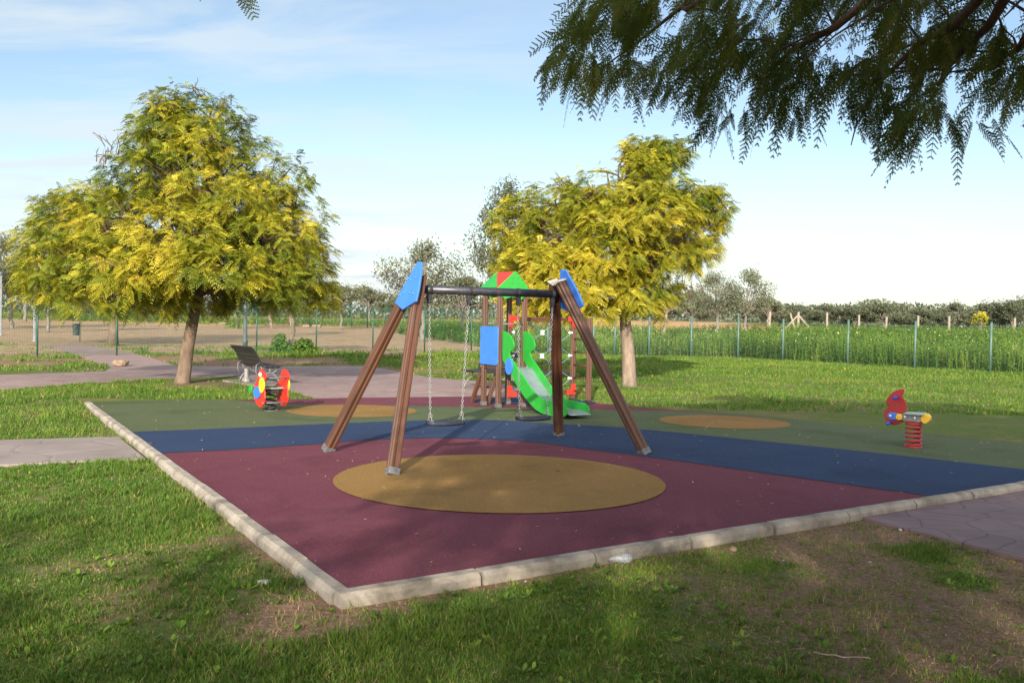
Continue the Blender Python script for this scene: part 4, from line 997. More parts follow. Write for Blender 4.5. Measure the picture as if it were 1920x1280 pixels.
for sg in (1, -1):
    pl2([(640, 592), (1028, 618), (1034, 640), (1030, 718), (1010, 724), (640, 680)], sg * 0.075, 0.016, MT['grey'], 'beam_plate')
    pl2(cap_rect(585, 626, 660, 634, 52), sg * 0.090, 0.012, MT['blue'], 'beam_end')
    pl2(cap_rect(708, 640, 712, 640, 48), sg * 0.104, 0.012, MT['yellow'], 'yellow_ring')
    for (x, y) in ((580, 624), (708, 634), (797, 640), (945, 657)):
        q = onp(*Z4(x, y), q1, nr) + nr * sg * 0.110; mb = MB(); mb.ball(q, 0.017, 8, 5); mb.build('bolt_cap', MT['yellow'] if x == 708 else MT['white'], r2)
pl2([(1092 + 66 * math.cos(t), 672 + 70 * math.sin(t)) for t in np.linspace(0, 2 * math.pi, 30, endpoint=False)], 0, 0.17, MT['yellow'], 'tail_disc')
st = [onp(*Z4(x, 590), q1, nr) for x in (785, 1075)]; st[1] = onp(*Z4(1075, 606), q1, nr)
mb = MB(); mb.prism([st[0] + nr * .13 , st[1] + nr * .15, st[1] - nr * .15, st[0] - nr * .13], uz, 0.02); mb.build('seat', plain('seat_plate', (0.30, 0.36, 0.30), .5), r2, 0.006)
for (x, y, w) in ((660, 352, .17), (560, 732, .19)):
    q = onp(*Z4(x, y), q1, nr); mb = MB(); mb.tube([q - nr * w, q - nr * .03, q + nr * .03, q + nr * w], 0.02, 12); mb.ball(q + nr * w, .026, 8, 6); mb.ball(q - nr * w, .026, 8, 6); mb.build('handle', plain('handle_blue', (0.035, 0.06, 0.42), .4), r2)
hb = onp(*Z4(900, 735), q1, nr)[2]
mb = MB(); coil(mb, q1 + uz * 0.012, 0.098, hb - 0.012, 6.0, 0.0145); mb.build('spring', MT['redcoil'], r2)
mb = MB(); mb.tube([q1 + uz * 0.001, q1 + uz * 0.02], 0.118, 24); mb.build('base_plate', MT['redcoil'], r2, 0.003)
mb = MB(); mb.box(q1 + uz * (hb + 0.01), (.18, .14, .04), Matrix.Rotation(math.atan2(ax_[1], ax_[0]), 3, 'Z')); mb.build('spring_mount', MT['darkred'], r2, 0.004)

# ------------------------------------------------------------------ benches
def bench(loc, axis, label, L=1.35, face=1):
    """axis: along the seat; the bench faces axis rotated -90 degrees... built in world space"""
    loc = np.array(loc, float); axis = np.array([axis[0], axis[1], 0.0]); axis /= np.linalg.norm(axis)
    fd = np.array([-axis[1], axis[0], 0.0])
    if fd[0] * face < 0: fd = -fd                          # faces right (or left)
    root = thing('park_bench', tuple(loc), label, 'bench', 'park benches')
    def P(f, z, a=0): return loc + fd * f + uz * z + axis * a
    mb = MB()
    for k in range(4):
        f = 0.02 + 0.115 * k; z = 0.40 + 0.012 * (k - 1.5) ** 2 * 0.6
        mb.extrude([(-.05, -.017), (.05, -.017), (.05, .017), (-.05, .017)], P(f, z, -L / 2), P(f, z, L / 2), fd)
    mb.build('seat', MT['slat'], root, 0.006)
    mb = MB()
    for k in range(5):
        f = -0.07 - 0.028 * k - 0.006 * k * k; z = 0.455 + 0.088 * k; X = np.array([0, 0, 1.0]) - fd * (0.42 + .09 * k)
        w = .042 if k < 4 else .055
        mb.extrude([(-w, -.014), (w, -.014), (w, .014), (-w, .014)], P(f, z, -L / 2), P(f, z, L / 2), X)
    mb.build('backrest', MT['slat'], root, 0.006)
    for s_ in (-1, 1):
        a = s_ * (L / 2 - 0.10); mb = MB()
        mb.tube([P(.40, .0, a), P(.36, .10, a), P(.26, .22, a), P(.16, .27, a), P(.04, .24, a), P(-.08, .12, a), P(-.13, .0, a)], 0.017, 8)
        mb.tube([P(.40, .385, a), P(.16, .365, a), P(0, .37, a), P(-.06, .42, a), P(-.11, .58, a), P(-.235, .84, a)], 0.015, 8)
        mb.tube([P(.16, .27, a), P(.16, .37, a)], 0.015, 8)
        mb.tube([P(.34, .37, a), P(.30, .30, a), P(.22, .255, a)], 0.011, 8); mb.tube([P(-.05, .40, a), P(-.03, .32, a), P(.08, .265, a)], 0.011, 8)
        mb.tube([P(-.09, .47, a), P(-.16, .44, a), P(-.17, .30, a), P(-.10, .17, a)], 0.011, 8)
        mb.build('end_frame', MT['iron'], root)
    return root
bp = (gp(455, 714, .03)[:2] + gp(497, 721.5, .03)[:2]) / 2
bax = gp(497, 721.5)[:2] - gp(455, 714)[:2]
slab = [bp + np.array(q) for q in ((-.95, .75), (-.55, 1.05), (.75, -.35), (.35, -.75))]
o = sheet('bench_paving', slab, 0.030, MT['slab'], 0.06); tag(o, kind='structure')
bench((bp[0], bp[1], .03), bax, 'dark slatted park bench with pale iron ends, beside the large left tree', 1.3)
mb = MB(); pc = bp + np.array([-.26, .33])
mb.tube([(pc[0], pc[1], .03), (pc[0], pc[1], .10), (pc[0], pc[1], .14), (pc[0], pc[1], .34)], [.11, .10, .06, .055], 14)
o = mb.build('bollard', MT['iron'], None, 0.004, origin=(pc[0], pc[1], .03)); tag(o, 'short white pedestal standing behind the left bench', 'bollard')
b2 = at(922, 716, 21.0); bench((b2[0], b2[1], float(gz(b2[0], b2[1]))), bax, 'dark slatted park bench half hidden behind the slide tower stairs', 1.3, -1)

# ------------------------------------------------------------------ fences
def on_line(px, line):                                     # where the photo column crosses the fence line
    d = ray(px, 640); best = None
    for a, b in zip(line[:-1], line[1:]):
        a = np.array(a[:2]); b = np.array(b[:2]); m = np.array([[d[0], a[0] - b[0]], [d[1], a[1] - b[1]]])
        try: t, k = np.linalg.solve(m, a)
        except Exception: continue
        if -1e-6 <= k <= 1 + 1e-6 and t > 0: best = a + (b - a) * k
    return best
def wire_fence(name, label, pts, H, mpost, mwire, pr=0.03, step=0.05, wr=0.0024, grp='green wire fences', mesh=True):
    pts = [np.array(p) for p in pts]; c = pts[len(pts) // 2]
    root = thing(name, (c[0], c[1], float(gz(*c))), label, 'fence', grp)
    for p in pts:
        z = float(gz(*p)); mb = MB(); mb.tube([(p[0], p[1], z - .05), (p[0], p[1], z + H)], pr, 8); mb.tube([(p[0], p[1], z + H), (p[0], p[1], z + H + .025)], [pr * 1.15, pr * .6], 8); mb.build('fence_post', mpost, root)
    if not mesh: return root
    for a, b in zip(pts[:-1], pts[1:]):
        za, zb = float(gz(*a)), float(gz(*b)); L = np.linalg.norm(b - a); u = (b - a) / L; nn_ = np.array([-u[1], u[0]])
        V = []; n = int(L / step)
        for i in range(1, n):
            p = a + u * i * step; z = za + (zb - za) * i / n
            V.append([(p[0] - u[0] * wr, p[1] - u[1] * wr, z + .03), (p[0] + u[0] * wr, p[1] + u[1] * wr, z + .03), (p[0] + u[0] * wr, p[1] + u[1] * wr, z + H - .04), (p[0] - u[0] * wr, p[1] - u[1] * wr, z + H - .04)])
        off = nn_ * 0.006
        for j in range(int((H - .08) / step) + 1):
            z = .04 + j * step; p = a + off; q = b + off
            V.append([(p[0], p[1], za + z - wr), (q[0], q[1], zb + z - wr), (q[0], q[1], zb + z + wr), (p[0], p[1], za + z + wr)])
        V = np.array(V, float).reshape(-1, 3) - np.array(root.location); np_mesh('wire_panel', V, [(4, np.arange(len(V)).reshape(-1, 4))], mwire, root)
    return root
lp = [on_line(x, FL) for x in (-110, -20, 70, 219, 352, 481, 593, 699, 796, 884, 958)]
rp = [on_line(x, FL) for x in (958, 1027, 1113, 1153, 1217, 1296, 1384, 1468, 1590, 1716, 1858, 2020)]
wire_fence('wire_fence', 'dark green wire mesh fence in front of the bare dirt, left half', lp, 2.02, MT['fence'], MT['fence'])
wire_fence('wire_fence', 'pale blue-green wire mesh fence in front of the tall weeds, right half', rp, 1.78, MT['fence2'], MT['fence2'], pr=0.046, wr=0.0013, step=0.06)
far = [np.array(at(x, 600, Y)[:2]) for x, Y in ((440, 92), (474, 92), (508, 91), (543, 90), (580, 89), (604, 87), (659, 84), (689, 82), (722, 79), (756, 76), (790, 73), (830, 70))]
wire_fence('wire_fence', 'green fence at the far edge of the bare dirt field', far, 1.95, MT['fence'], MT['fence'], 0.045, 0.12, 0.004)

# ------------------------------------------------------------------ poles, bin, stones, litter
def gpos(px, Y):
    p = at(px, 600, Y); return np.array([p[0], p[1], float(gz(p[0], p[1]))])
p = gpos(460, 36.5); lm = thing('street_lamp', tuple(p), 'dark lamp post behind the left bench, its top hidden in the tree', 'street lamp', 'lamp posts')
mb = MB(); mb.tube([p, p + uz * .45, p + uz * .50, p + uz * .54, p + uz * 3.3], [.10, .098, .125, .088, .055], 14); mb.build('pole', MT['lamp'], lm)
mb = MB(); mb.tube([p + uz * 3.3, p + uz * 3.36, p + uz * 3.40, p + uz * 3.75, p + uz * 3.8, p + uz * 3.9], [.06, .12, .10, .17, .21, .03], 12); mb.build('lantern', MT['white'], lm)
for (x, Y, top, r, lab) in ((65.5, 45, 4.45, .085, 'pale grey pole standing in the leaves of the left trees'), (2, 52, 3.4, .05, 'pale grey pole at the left edge of the picture')):
    p = gpos(x, Y); lm = thing('light_pole', tuple(p), lab, 'pole', 'pale poles')
    mb = MB(); mb.tube([p, p + uz * .04, p + uz * .05, p + uz * top], [.14, .14, r, r * .85], 12); mb.build('pole', MT['palepole'], lm)
    mb = MB(); mb.tube([p + uz * top, p + uz * (top + .12), p + uz * (top + .2)], [.07, .11, .04], 10); mb.build('lamp_head', MT['lamp'], lm)
p = gpos(150, 45.5); bn = thing('litter_bin', tuple(p), 'dark cylindrical litter bin on a post beyond the left fence', 'litter bin')
mb = MB(); mb.tube([p, p + uz * 1.05], .028, 8); mb.build('post', MT['lamp'], bn)
c = p + np.array([-.19, 0, 0]); mb = MB(); mb.tube([c + uz * .32, c + uz * .36, c + uz * .84, c + uz * .86, c + uz * .90], [.13, .15, .165, .18, .18], 18); mb.tube([c + uz * .90, c + uz * .85], [.155, .15], 18); mb.build('bin', MT['lamp'], bn)
def stone(name, px, py, w, h, d, label, mat, z0=None, flat=0.0, cat='stone', group=None):
    p = gp(px, py, -0.07 if py > 800 else 0.0); z = float(gz(p[0], p[1])); mb = MB(); m = 7; n = 12; vs = []; fs = []
    for i in range(m + 1):
        t = math.pi * i / m
        for k in range(n):
            a = 2 * math.pi * k / n; q = 1 + random.uniform(-.13, .13); zz = h * .5 * math.cos(t) * (1 + random.uniform(-.06, .06))
            if flat: zz = max(min(zz, h * flat), -h * .4)
            vs.append((p[0] + w / 2 * math.sin(t) ** .75 * math.cos(a) * q, p[1] + d / 2 * math.sin(t) ** .75 * math.sin(a) * q, z + h * .42 + zz))
    fs = [(i * n + k, (i + 1) * n + k, (i + 1) * n + (k + 1) % n, i * n + (k + 1) % n) for i in range(m) for k in range(n)]
    mb.add(vs, fs); o_ = mb.build(name, mat, None, 0, origin=(p[0], p[1], z)); return tag(o_, label, cat, group)
stone('boulder', 226, 686, .46, .26, .4, 'flat-topped brown boulder on the path by the left fence post', MT['stone'], flat=.33)
stone('stone', 496, 1094, .10, .034, .06, 'pale flat stone in the grass left of the near kerb corner', MT['capgrey'])
stone('stone', 1375, 1032, .06, .04, .05, 'small tan stone on bare earth below the right kerb', MT['stone'])
stone('stone', 1688, 994, .03, .02, .03, 'tiny pale stone by the edge of the right pavement', MT['capgrey'])
for x, Y, w, lab in ((575, 80, 1.0, 'pale block at the far fence, left one of the pair'), (594, 81, 1.3, 'pale block at the far fence, right one of the pair'), (420, 84, 1.2, 'pale block at the far end of the dirt, left of the lamp post')):
    p = gpos(x, Y); mb = MB(); mb.box(p + uz * .12, (w * .6, .5, .24)); o = mb.build('pale_block', MT['stone'], None, 0.08, origin=tuple(p)); tag(o, lab, 'block', 'pale blocks at the far fence')
# crumpled clear plastic bag by the kerb
p = gp(1163, 1054, -.07); z = float(gz(p[0], p[1])); mb = MB(); n, m = 14, 9; vs = []; fs = []
for i in range(m + 1):
    t = i / m; cx = -.085 + .17 * t; r_ = .012 + .030 * math.sin(math.pi * min(1, t * .62 + .05)) ** 1.3 * (1 if t < .9 else .55)
    for k in range(n):
        a = 2 * math.pi * k / n; q = 1 + random.uniform(-.28, .28); vs.append((p[0] + cx, p[1] + .25 * cx + r_ * math.cos(a) * q, z + .032 + r_ * .85 * math.sin(a) * q))
fs = [(i * n + k, (i + 1) * n + k, (i + 1) * n + (k + 1) % n, i * n + (k + 1) % n) for i in range(m) for k in range(n)] + [tuple(range(n)), tuple(range(m * n, m * n + n))]
mb.add(vs, fs, None, True); o = mb.build('plastic_bag', MT['bag'], None, 0, origin=(p[0], p[1], z)); tag(o, 'crumpled clear plastic bag lying against the near kerb', 'plastic bag')
mb = MB(); a_ = gp(1525, 1234, -.06); b_ = gp(1632, 1246, -.06); mb.tube([q_ + np.array([0, 0, .035]) for q_ in bez(a_, b_, -.04, 8, .06)], .0028, 5)
o = mb.build('dry_stem', MT['post'], None, 0, origin=tuple(a_)); tag(o, 'thin dry yellow stem lying across the near bare earth', 'dry stem')
mb = MB(); q_ = gp(1045, 884) + uz * .006; mb.prism([q_ + np.array(v) for v in ((-.03, 0, 0), (-.01, .018, .004), (.03, .008, .012), (.02, -.014, .003), (-.012, -.016, .008))], uz, .002); o = mb.build('dead_leaf', MT['darkbark'], None, 0, origin=tuple(q_)); tag(o, 'dark dead leaf lying on the large tan circle', 'leaf')

# ------------------------------------------------------------------ wooden field posts in front of the far orchard
fp = [(1443, 90, 1.75, 'first'), (1551, 90, 1.7, 'third'), (1611, 91, 1.5, 'fourth'), (1662, 92, 1.3, 'fifth'), (1722, 92, 1.45, 'sixth'), (1780, 92, 1.45, 'seventh'), (1903, 93, 1.3, 'eighth')]
for x, Y, h, lab in fp:
    p = gpos(x, Y); mb = MB(); mb.extrude([(-.07, -.07), (.07, -.07), (.07, .07), (-.07, .07)], p, p + uz * h + np.array([random.uniform(-.04, .04), 0, 0]), ua); o = mb.build('field_post', MT['post'], None, .01, origin=tuple(p))
    tag(o, 'weathered post in the far field, %s from the left, before the orchard row' % lab, 'post', 'posts in the far field')
p = gpos(1497, 90); fpb = thing('field_post', tuple(p), 'braced post in the far field with two slanting struts, before the orchard row', 'post', 'posts in the far field')
mb = MB(); mb.extrude([(-.07, -.07), (.07, -.07), (.07, .07), (-.07, .07)], p, p + uz * 1.75, ua); mb.build('post', MT['post'], fpb)
for dx, tz in ((-1.3, 1.45), (1.25, 1.4), (-.35, 1.2)):
    mb = MB(); mb.extrude([(-.055, -.055), (.055, -.055), (.055, .055), (-.055, .055)], p + np.array([dx, .1 if dx < -1 else -.1, 0]), p + np.array([0.02, 0, tz]) if dx != -.35 else p + np.array([-.75, .2, 1.6]), ua); mb.build('strut', MT['post'], fpb)

# ------------------------------------------------------------------ olive trees
def leaf_quads(p, size, asp, tint):
    n = len(p); d = rng.normal(size=(n, 3)); d /= np.linalg.norm(d, axis=1, keepdims=True); e = rng.normal(size=(n, 3)); s_ = np.cross(d, e); s_ /= np.linalg.norm(s_, axis=1, keepdims=True)
    L = (size * rng.uniform(.6, 1.3, n))[:, None]
    V = np.stack([p - d * L * .5, p + s_ * L * asp * .5, p + d * L * .5, p - s_ * L * asp * .5], 1).reshape(-1, 3)
    return V, np.arange(4 * n).reshape(-1, 4), np.repeat(tint, 4)
def olive_proto(kind, H, hw, nleaf, lsize, label, group, bole, nm='olive_tree', tint0=.5, lean=0.0, leafm=None, barkm=None):
    root = thing(nm, (0, 0, 0), label, 'tree', group); mb = MB()
    top = np.array([lean, 0, bole]); mb.tube(bez((0, 0, -.15), top, 0.0, 5, .10), np.linspace(.030 * H, .020 * H, 6), 9)
    P = []
    nb = 16
    for k in range(nb):
        a = 2 * math.pi * k / nb + rng.uniform(-.4, .4); rr = hw * rng.uniform(.25, .88); z = bole + (H - bole) * rng.uniform(.16, .82)
        if k < 3: rr *= .4; z = bole + (H - bole) * rng.uniform(.72, .86)
        c = np.array([lean * 1.2 + rr * math.cos(a), rr * math.sin(a), z]); lb = bez(top, c, 0.12, 5, .12); mb.tube(lb, np.linspace(.014 * H, .004 * H, 6), 5, cap=False)
        r = np.array([hw * .36, hw * .36, (H - bole) * .17]) * rng.uniform(.6, 1.25)
        m = nleaf // nb; d = rng.normal(size=(m, 3)); d /= np.linalg.norm(d, axis=1, keepdims=True); q = c + d * r * (rng.random(m) ** .45)[:, None]
        # fine shoots that stand out of the crown
        up = rng.random(m) < .13; q[up] += np.array([0, 0, 1.0]) * (rng.random(up.sum()) ** 2 * min((H - bole) * .26, .8))[:, None] + d[up] * np.minimum(r, .6) * .12
        P.append(q)
        for _ in range(4):
            e_ = c + np.clip(rng.normal(0, .6, 3), -.8, .8) * r; mb.tube(bez(c, e_, .05, 3, .10), [.006 * H, .004 * H, .003 * H, .0015 * H], 4, cap=False)
    mb.build('trunk', barkm or MT['olivebark'], root)
    p = np.concatenate(P); t = np.clip(tint0 + (vn3(p, 1.1) - .5) * .7 + rng.normal(0, .14, len(p)), 0, 1)
    V, I, T = leaf_quads(p, np.full(len(p), lsize), .42, t); np_mesh('crown', V, [(4, I)], leafm or MT['leafO'], root, T)
    return root
protos = {}
def plant(kind, px, Y, topy, hw, label, group, rz=None, **kw):
    p = gpos(px, Y); hz_y = 594 + (px - 960) * .0187; H = EYE + (hz_y - topy) / F * Y - p[2]; w = hw / F * Y
    if kind not in protos:
        H0, w0 = kw.pop('dims'); protos[kind] = (olive_proto(kind, H0, w0, label=label, group=group, **kw), H0, w0); o_ = protos[kind][0]
    else: o_ = copy_tree(protos[kind][0])
    _, H0, w0 = protos[kind]
    o_.location = tuple(p); o_.scale = (w / w0, w / w0, H / H0); o_.rotation_euler = (0, 0, rng.uniform(0, 6.28) if rz is None else rz); o_['label'] = label; o_['group'] = group
    return o_
GR = 'olive trees beyond the fence'
plant('a', 793, 56, 448, 78, 'tall thin grey olive tree behind the left swing post', GR, 1.0, dims=(5.6, 2.5), nleaf=6000, lsize=.19, bole=1.7)
plant('b', 640, 76, 532, 42, 'rounded grey olive tree just right of the big left tree', GR, .4, dims=(4.4, 2.0), nleaf=5200, lsize=.21, bole=1.5)
plant('b', 692, 92, 533, 38, 'smaller olive tree between the swing and the big left tree', GR)
plant('b', 868, 68, 512, 52, 'dense olive tree left of the green roof', GR)
plant('d', 938, 60, 325, 66, 'very tall dark slender tree behind the golden tree', GR, .2, dims=(10.2, 2.2), nleaf=6000, lsize=.21, bole=2.2, nm='tall_tree', tint0=.28)
plant('b', 735, 100, 556, 32, 'low olive tree behind the left swing post, farthest back', GR)
plant('c', 547, 38.6, 520, 70, 'olive tree with pale twisted trunk right behind the fence near the shrubs', GR, 2.0, dims=(3.7, 1.6), nleaf=2600, lsize=.17, bole=1.7, lean=-.25, barkm=MT['bark2'])
plant('c', 551, 60, 520, 52, 'olive tree with pale straight trunk behind the twisted one', GR)
plant('c', 511, 76, 528, 46, 'olive tree seen in the gap under the big left tree crown', GR)
plant('c', 442, 74, 520, 50, 'olive tree with shoots round its foot, left of the lamp post', GR)
plant('b', 273, 88, 520, 46, 'olive tree at the far end of the dirt, left of the thick trunk', GR)
plant('b', 91, 58, 470, 52, 'olive tree behind the pale pole on the left', GR)
plant('a', 20, 64, 436, 58, 'tall grey olive tree at the left edge', GR)
plant('b', 48, 80, 480, 52, 'dark olive tree second from the left edge', GR)
plant('a', -60, 60, 440, 60, 'olive tree cut by the left edge of the picture', GR)
plant('c', 1243, 60, 524, 54, 'olive tree with leaning pale trunk right of the golden tree', GR, 2.2)
plant('b', 1296, 84, 540, 40, 'olive tree in the haze of twigs between golden tree and the tall pair', GR)
plant('a', 1345, 70, 508, 52, 'left tree of the tall olive pair on the right', GR)
plant('a', 1398, 72, 503, 52, 'right tree of the tall olive pair on the right', GR)
plant('b', 1440, 98, 556, 36, 'low olive tree just right of the tall pair', GR)
p = gpos(1133, 51); o = olive_proto('e', 3.4, 1.4, 2200, .18, 'olive tree with a strongly slanting pale trunk behind the golden tree', GR, 1.6, lean=1.3, barkm=MT['bark2']); o.location = tuple(p)
ORD = ['first', 'second', 'third', 'fourth', 'fifth', 'sixth', 'seventh', 'eighth', 'ninth', 'tenth', 'eleventh', 'twelfth', 'thirteenth', 'fourteenth', 'fifteenth', 'sixteenth', 'seventeenth', 'eighteenth', 'nineteenth', 'twentieth']
plant('o', 1430, 110, 572, 34, 'low bushy orchard tree behind the tall olive pair', 'olive trees in the far orchard row', dims=(3.6, 2.0), nleaf=4200, lsize=.25, bole=.35, tint0=.20)
plant('q', 2000, 108, 560, 34, 'bushy orchard tree cut by the right edge of the picture', 'olive trees in the far orchard row', dims=(3.8, 2.0), nleaf=4200, lsize=.25, bole=.45, tint0=.30)
xs_ = np.arange(1462, 1985, 27.5)
for i, x in enumerate(xs_):
    plant('o' if i % 3 else 'q', x + rng.uniform(-6, 6), 104 + rng.uniform(-3, 5), 574 + rng.uniform(-10, 9) - (6 if 1640 < x < 1700 or x > 1860 else 0), rng.uniform(31, 40), 'grey-green olive tree in the far orchard row, %s from the left' % ORD[i], 'olive trees in the far orchard row')
for i, x in enumerate(np.arange(1050, 1330, 52.0)):
    plant('o', x, 125, 560 + rng.uniform(-6, 8), 34, 'small far olive tree glimpsed under the golden tree, %s from the left' % ORD[i], 'far olive trees under the golden crown')
p = gpos(1840, 94); o = olive_proto('y', 1.9, .95, 700, .22, 'small bright yellow-green tree in front of the far orchard', 'olive trees beyond the fence', .5, nm='young_tree', tint0=.55, leafm=MT['leafL']); o.location = tuple(p); o['group'] = 'young trees'
# far wood along the horizon
n = 40000; X_ = rng.uniform(-170, 190, n); Y_ = rng.uniform(165, 180, n); hgt = (1.5 + 4.2 * fbm(X_, Y_ * .2, .09)) ; P_ = np.stack([X_, Y_, gz(X_, Y_) + hgt * rng.random(n) ** 1.25], 1)
V, I, T = leaf_quads(P_, np.full(n, .75), .6, np.clip(.3 + rng.normal(0, .15, n), 0, 1)); o = np_mesh('distant_wood', V, [(4, I)], MT['leafO'], None, T); tag(o, 'low grey-green band of distant trees along the horizon', 'wood', kind='stuff')

# ------------------------------------------------------------------ shrubs beyond the fence
def shrub(px, Y, w, h, label, n=900, tint0=.35):
    p = gpos(px, Y); root = thing('shrub', tuple(p), label, 'shrub', 'shrubs by the fence'); d = rng.normal(size=(n, 3)); d /= np.linalg.norm(d, axis=1, keepdims=True); d[:, 2] = np.abs(d[:, 2])
    q = d * np.array([w, w, h]) * (rng.uniform(.4, 1.05, n) * (1 + .35 * (vn3(d * 2, 2.) - .5)))[:, None]
    V, I, T = leaf_quads(q, np.full(n, .15), .5, np.clip(tint0 + rng.normal(0, .15, n), 0, .85)); np_mesh('foliage', V, [(4, I)], MT['weed'], root, T)
    mb = MB()
    for k in range(6): a = k * 1.05; mb.tube([p, p + np.array([w * .5 * math.cos(a), w * .5 * math.sin(a), h * .7])], [.02, .008], 5)
    mb.build('stems', MT['olivebark'], root).name = 'stem'
shrub(526, 37.6, .42, .78, 'bright green leafy shrub left of the pale twisted trunk')
shrub(570, 37.2, .60, .62, 'dark green rounded shrub at the fence, right of the twisted trunk', 1200, .12)
shrub(440, 74, .9, 1.3, 'grey-green bush round the foot of the olive left of the lamp post', 700, .5)

# ------------------------------------------------------------------ grass and weeds (uncountable)
def blades(x, y, h, w, lean, tint, z=None):
    n = len(x); z = gz(x, y) if z is None else z; a = rng.uniform(0, 2 * math.pi, n); f = rng.uniform(0, 2 * math.pi, n)
    bx, by = np.cos(a) * w / 2, np.sin(a) * w / 2; lx, ly = np.cos(f) * lean * h, np.sin(f) * lean * h
    V = np.empty((n, 5, 3)); hh = h * np.sqrt(np.clip(1 - (lean * .7) ** 2, .2, 1))
    V[:, 0] = np.stack([x - bx, y - by, z - .005], 1); V[:, 1] = np.stack([x + bx, y + by, z - .005], 1)
    V[:, 2] = np.stack([x + bx * .75 + lx * .35, y + by * .75 + ly * .35, z + hh * .6], 1); V[:, 3] = np.stack([x - bx * .75 + lx * .35, y - by * .75 + ly * .35, z + hh * .6], 1)
    V[:, 4] = np.stack([x + lx, y + ly, z + hh], 1)
    b = np.arange(n)[:, None] * 5
    return V.reshape(-1, 3), b + np.array([[0, 1, 2, 3]]), b + np.array([[3, 2, 4]]), np.repeat(tint, 5)
def scatter(n, x0, x1, y0, y1, margin=2.6):
    x = rng.uniform(x0, x1, n); y = rng.uniform(y0, y1, n); k = np.abs(x) < y * .57 + margin
    x, y = x[k], y[k]; ok = ~inpoly(x, y, PAD) & ~inpoly(x, y, PLAZA) & ~inpoly(x, y, SLAB) & ~inpoly(x, y, STAMP)
    sb, sd = side(x, y); ok &= ~((sb > -.125) & (sd > -.125) & (y < 17))
    return x[ok], y[ok]
def grass_patch(n_tuft, box_, per, h, w, spread, name=None, keep=0.05, tall=1.0, dryf=0.05):
    x, y = scatter(n_tuft, *box_); b = bareness(x, y); dens = fbm(x + 13, y + 5, 2.6)
    k = rng.random(len(x)) < np.clip((1 - b) ** 1.6 * sstep(.22, .50, dens) * 1.25 + keep, 0, 1); x, y, b = x[k], y[k], b[k]
    sc = .55 + .75 * sstep(.3, .72, fbm(x + 71, y, 1.3)) * rng.uniform(.7, 1.2, len(x))
    X = np.repeat(x, per) + rng.normal(0, spread, len(x) * per); Y = np.repeat(y, per) + rng.normal(0, spread, len(x) * per); S = np.repeat(sc, per)
    k = ~inpoly(X, Y, PAD) & ~inpoly(X, Y, PLAZA); sb, sd = side(X, Y); k &= ~((sb > -.12) & (sd > -.12) & (Y < 17)); X, Y, S = X[k], Y[k], S[k]; m = len(X)
    tn = np.clip(.35 + (fbm(X, Y, .7) - .5) * .9 + rng.normal(0, .16, m), 0, .84); dry = rng.random(m) < dryf + .16 * bareness(X, Y); tn[dry] = rng.uniform(.9, 1, dry.sum())
    return blades(X, Y, h * S * rng.uniform(.5, 1.25, m) * tall, w * rng.uniform(.7, 1.3, m), rng.uniform(.25, 1.15, m), tn)
def join(parts, name, mat, label, cat):
    V = []; Q = []; T3 = []; T = []; o_ = 0
    for v, q, t3, t in parts:
        V.append(v); Q.append(q + o_); T3.append(t3 + o_); T.append(t); o_ += len(v)
    ob = np_mesh(name, np.concatenate(V), [(4, np.concatenate(Q)), (3, np.concatenate(T3))], mat, None, np.concatenate(T)); return tag(ob, label, cat, kind='stuff')
near = [grass_patch(46000, (-6.5, 6, 3.2, 7.2), 8, .040, .0050, .019, keep=.09), grass_patch(9000, (-5, 5, 3.7, 9), 5, .030, .0042, .03, keep=.5, dryf=.75), grass_patch(3200, (0, 6, 3.7, 8), 16, .040, .005, .026, keep=.30), grass_patch(8000, (0, 6, 3.7, 8), 7, .030, .005, .020, keep=.14), grass_patch(20000, (-10.5, 0, 7.2, 12.2), 8, .062, .0075, .03, keep=.06), grass_patch(11000, (-16, -3, 12.0, 21.5), 8, .085, .012, .05),
        grass_patch(600, (-5, 5, 3.7, 9), 14, .10, .0055, .02, keep=0)]
join(near, 'grass', MT['grass'], 'short patchy green grass around the rubber surface, thin over bare earth', 'grass')
lawn = [grass_patch(26000, (-4, 26, 12, 27), 6, .07, .014, .06, keep=.3), grass_patch(20000, (-4, 26, 27, 42), 6, .08, .022, .09, keep=.3)]
join(lawn, 'lawn', MT['grass'], 'even mown lawn between the rubber surface and the right fence', 'lawn')
verge = [grass_patch(9000, (-24, 3, 24, 43), 7, .11, .024, .09, keep=.05), grass_patch(1200, (-16, -1, 34, 43), 10, .24, .03, .12, keep=0.0)]
join(verge, 'verge_weeds', MT['grass'], 'rough weeds and dry grass along the foot of the left fence', 'weeds')
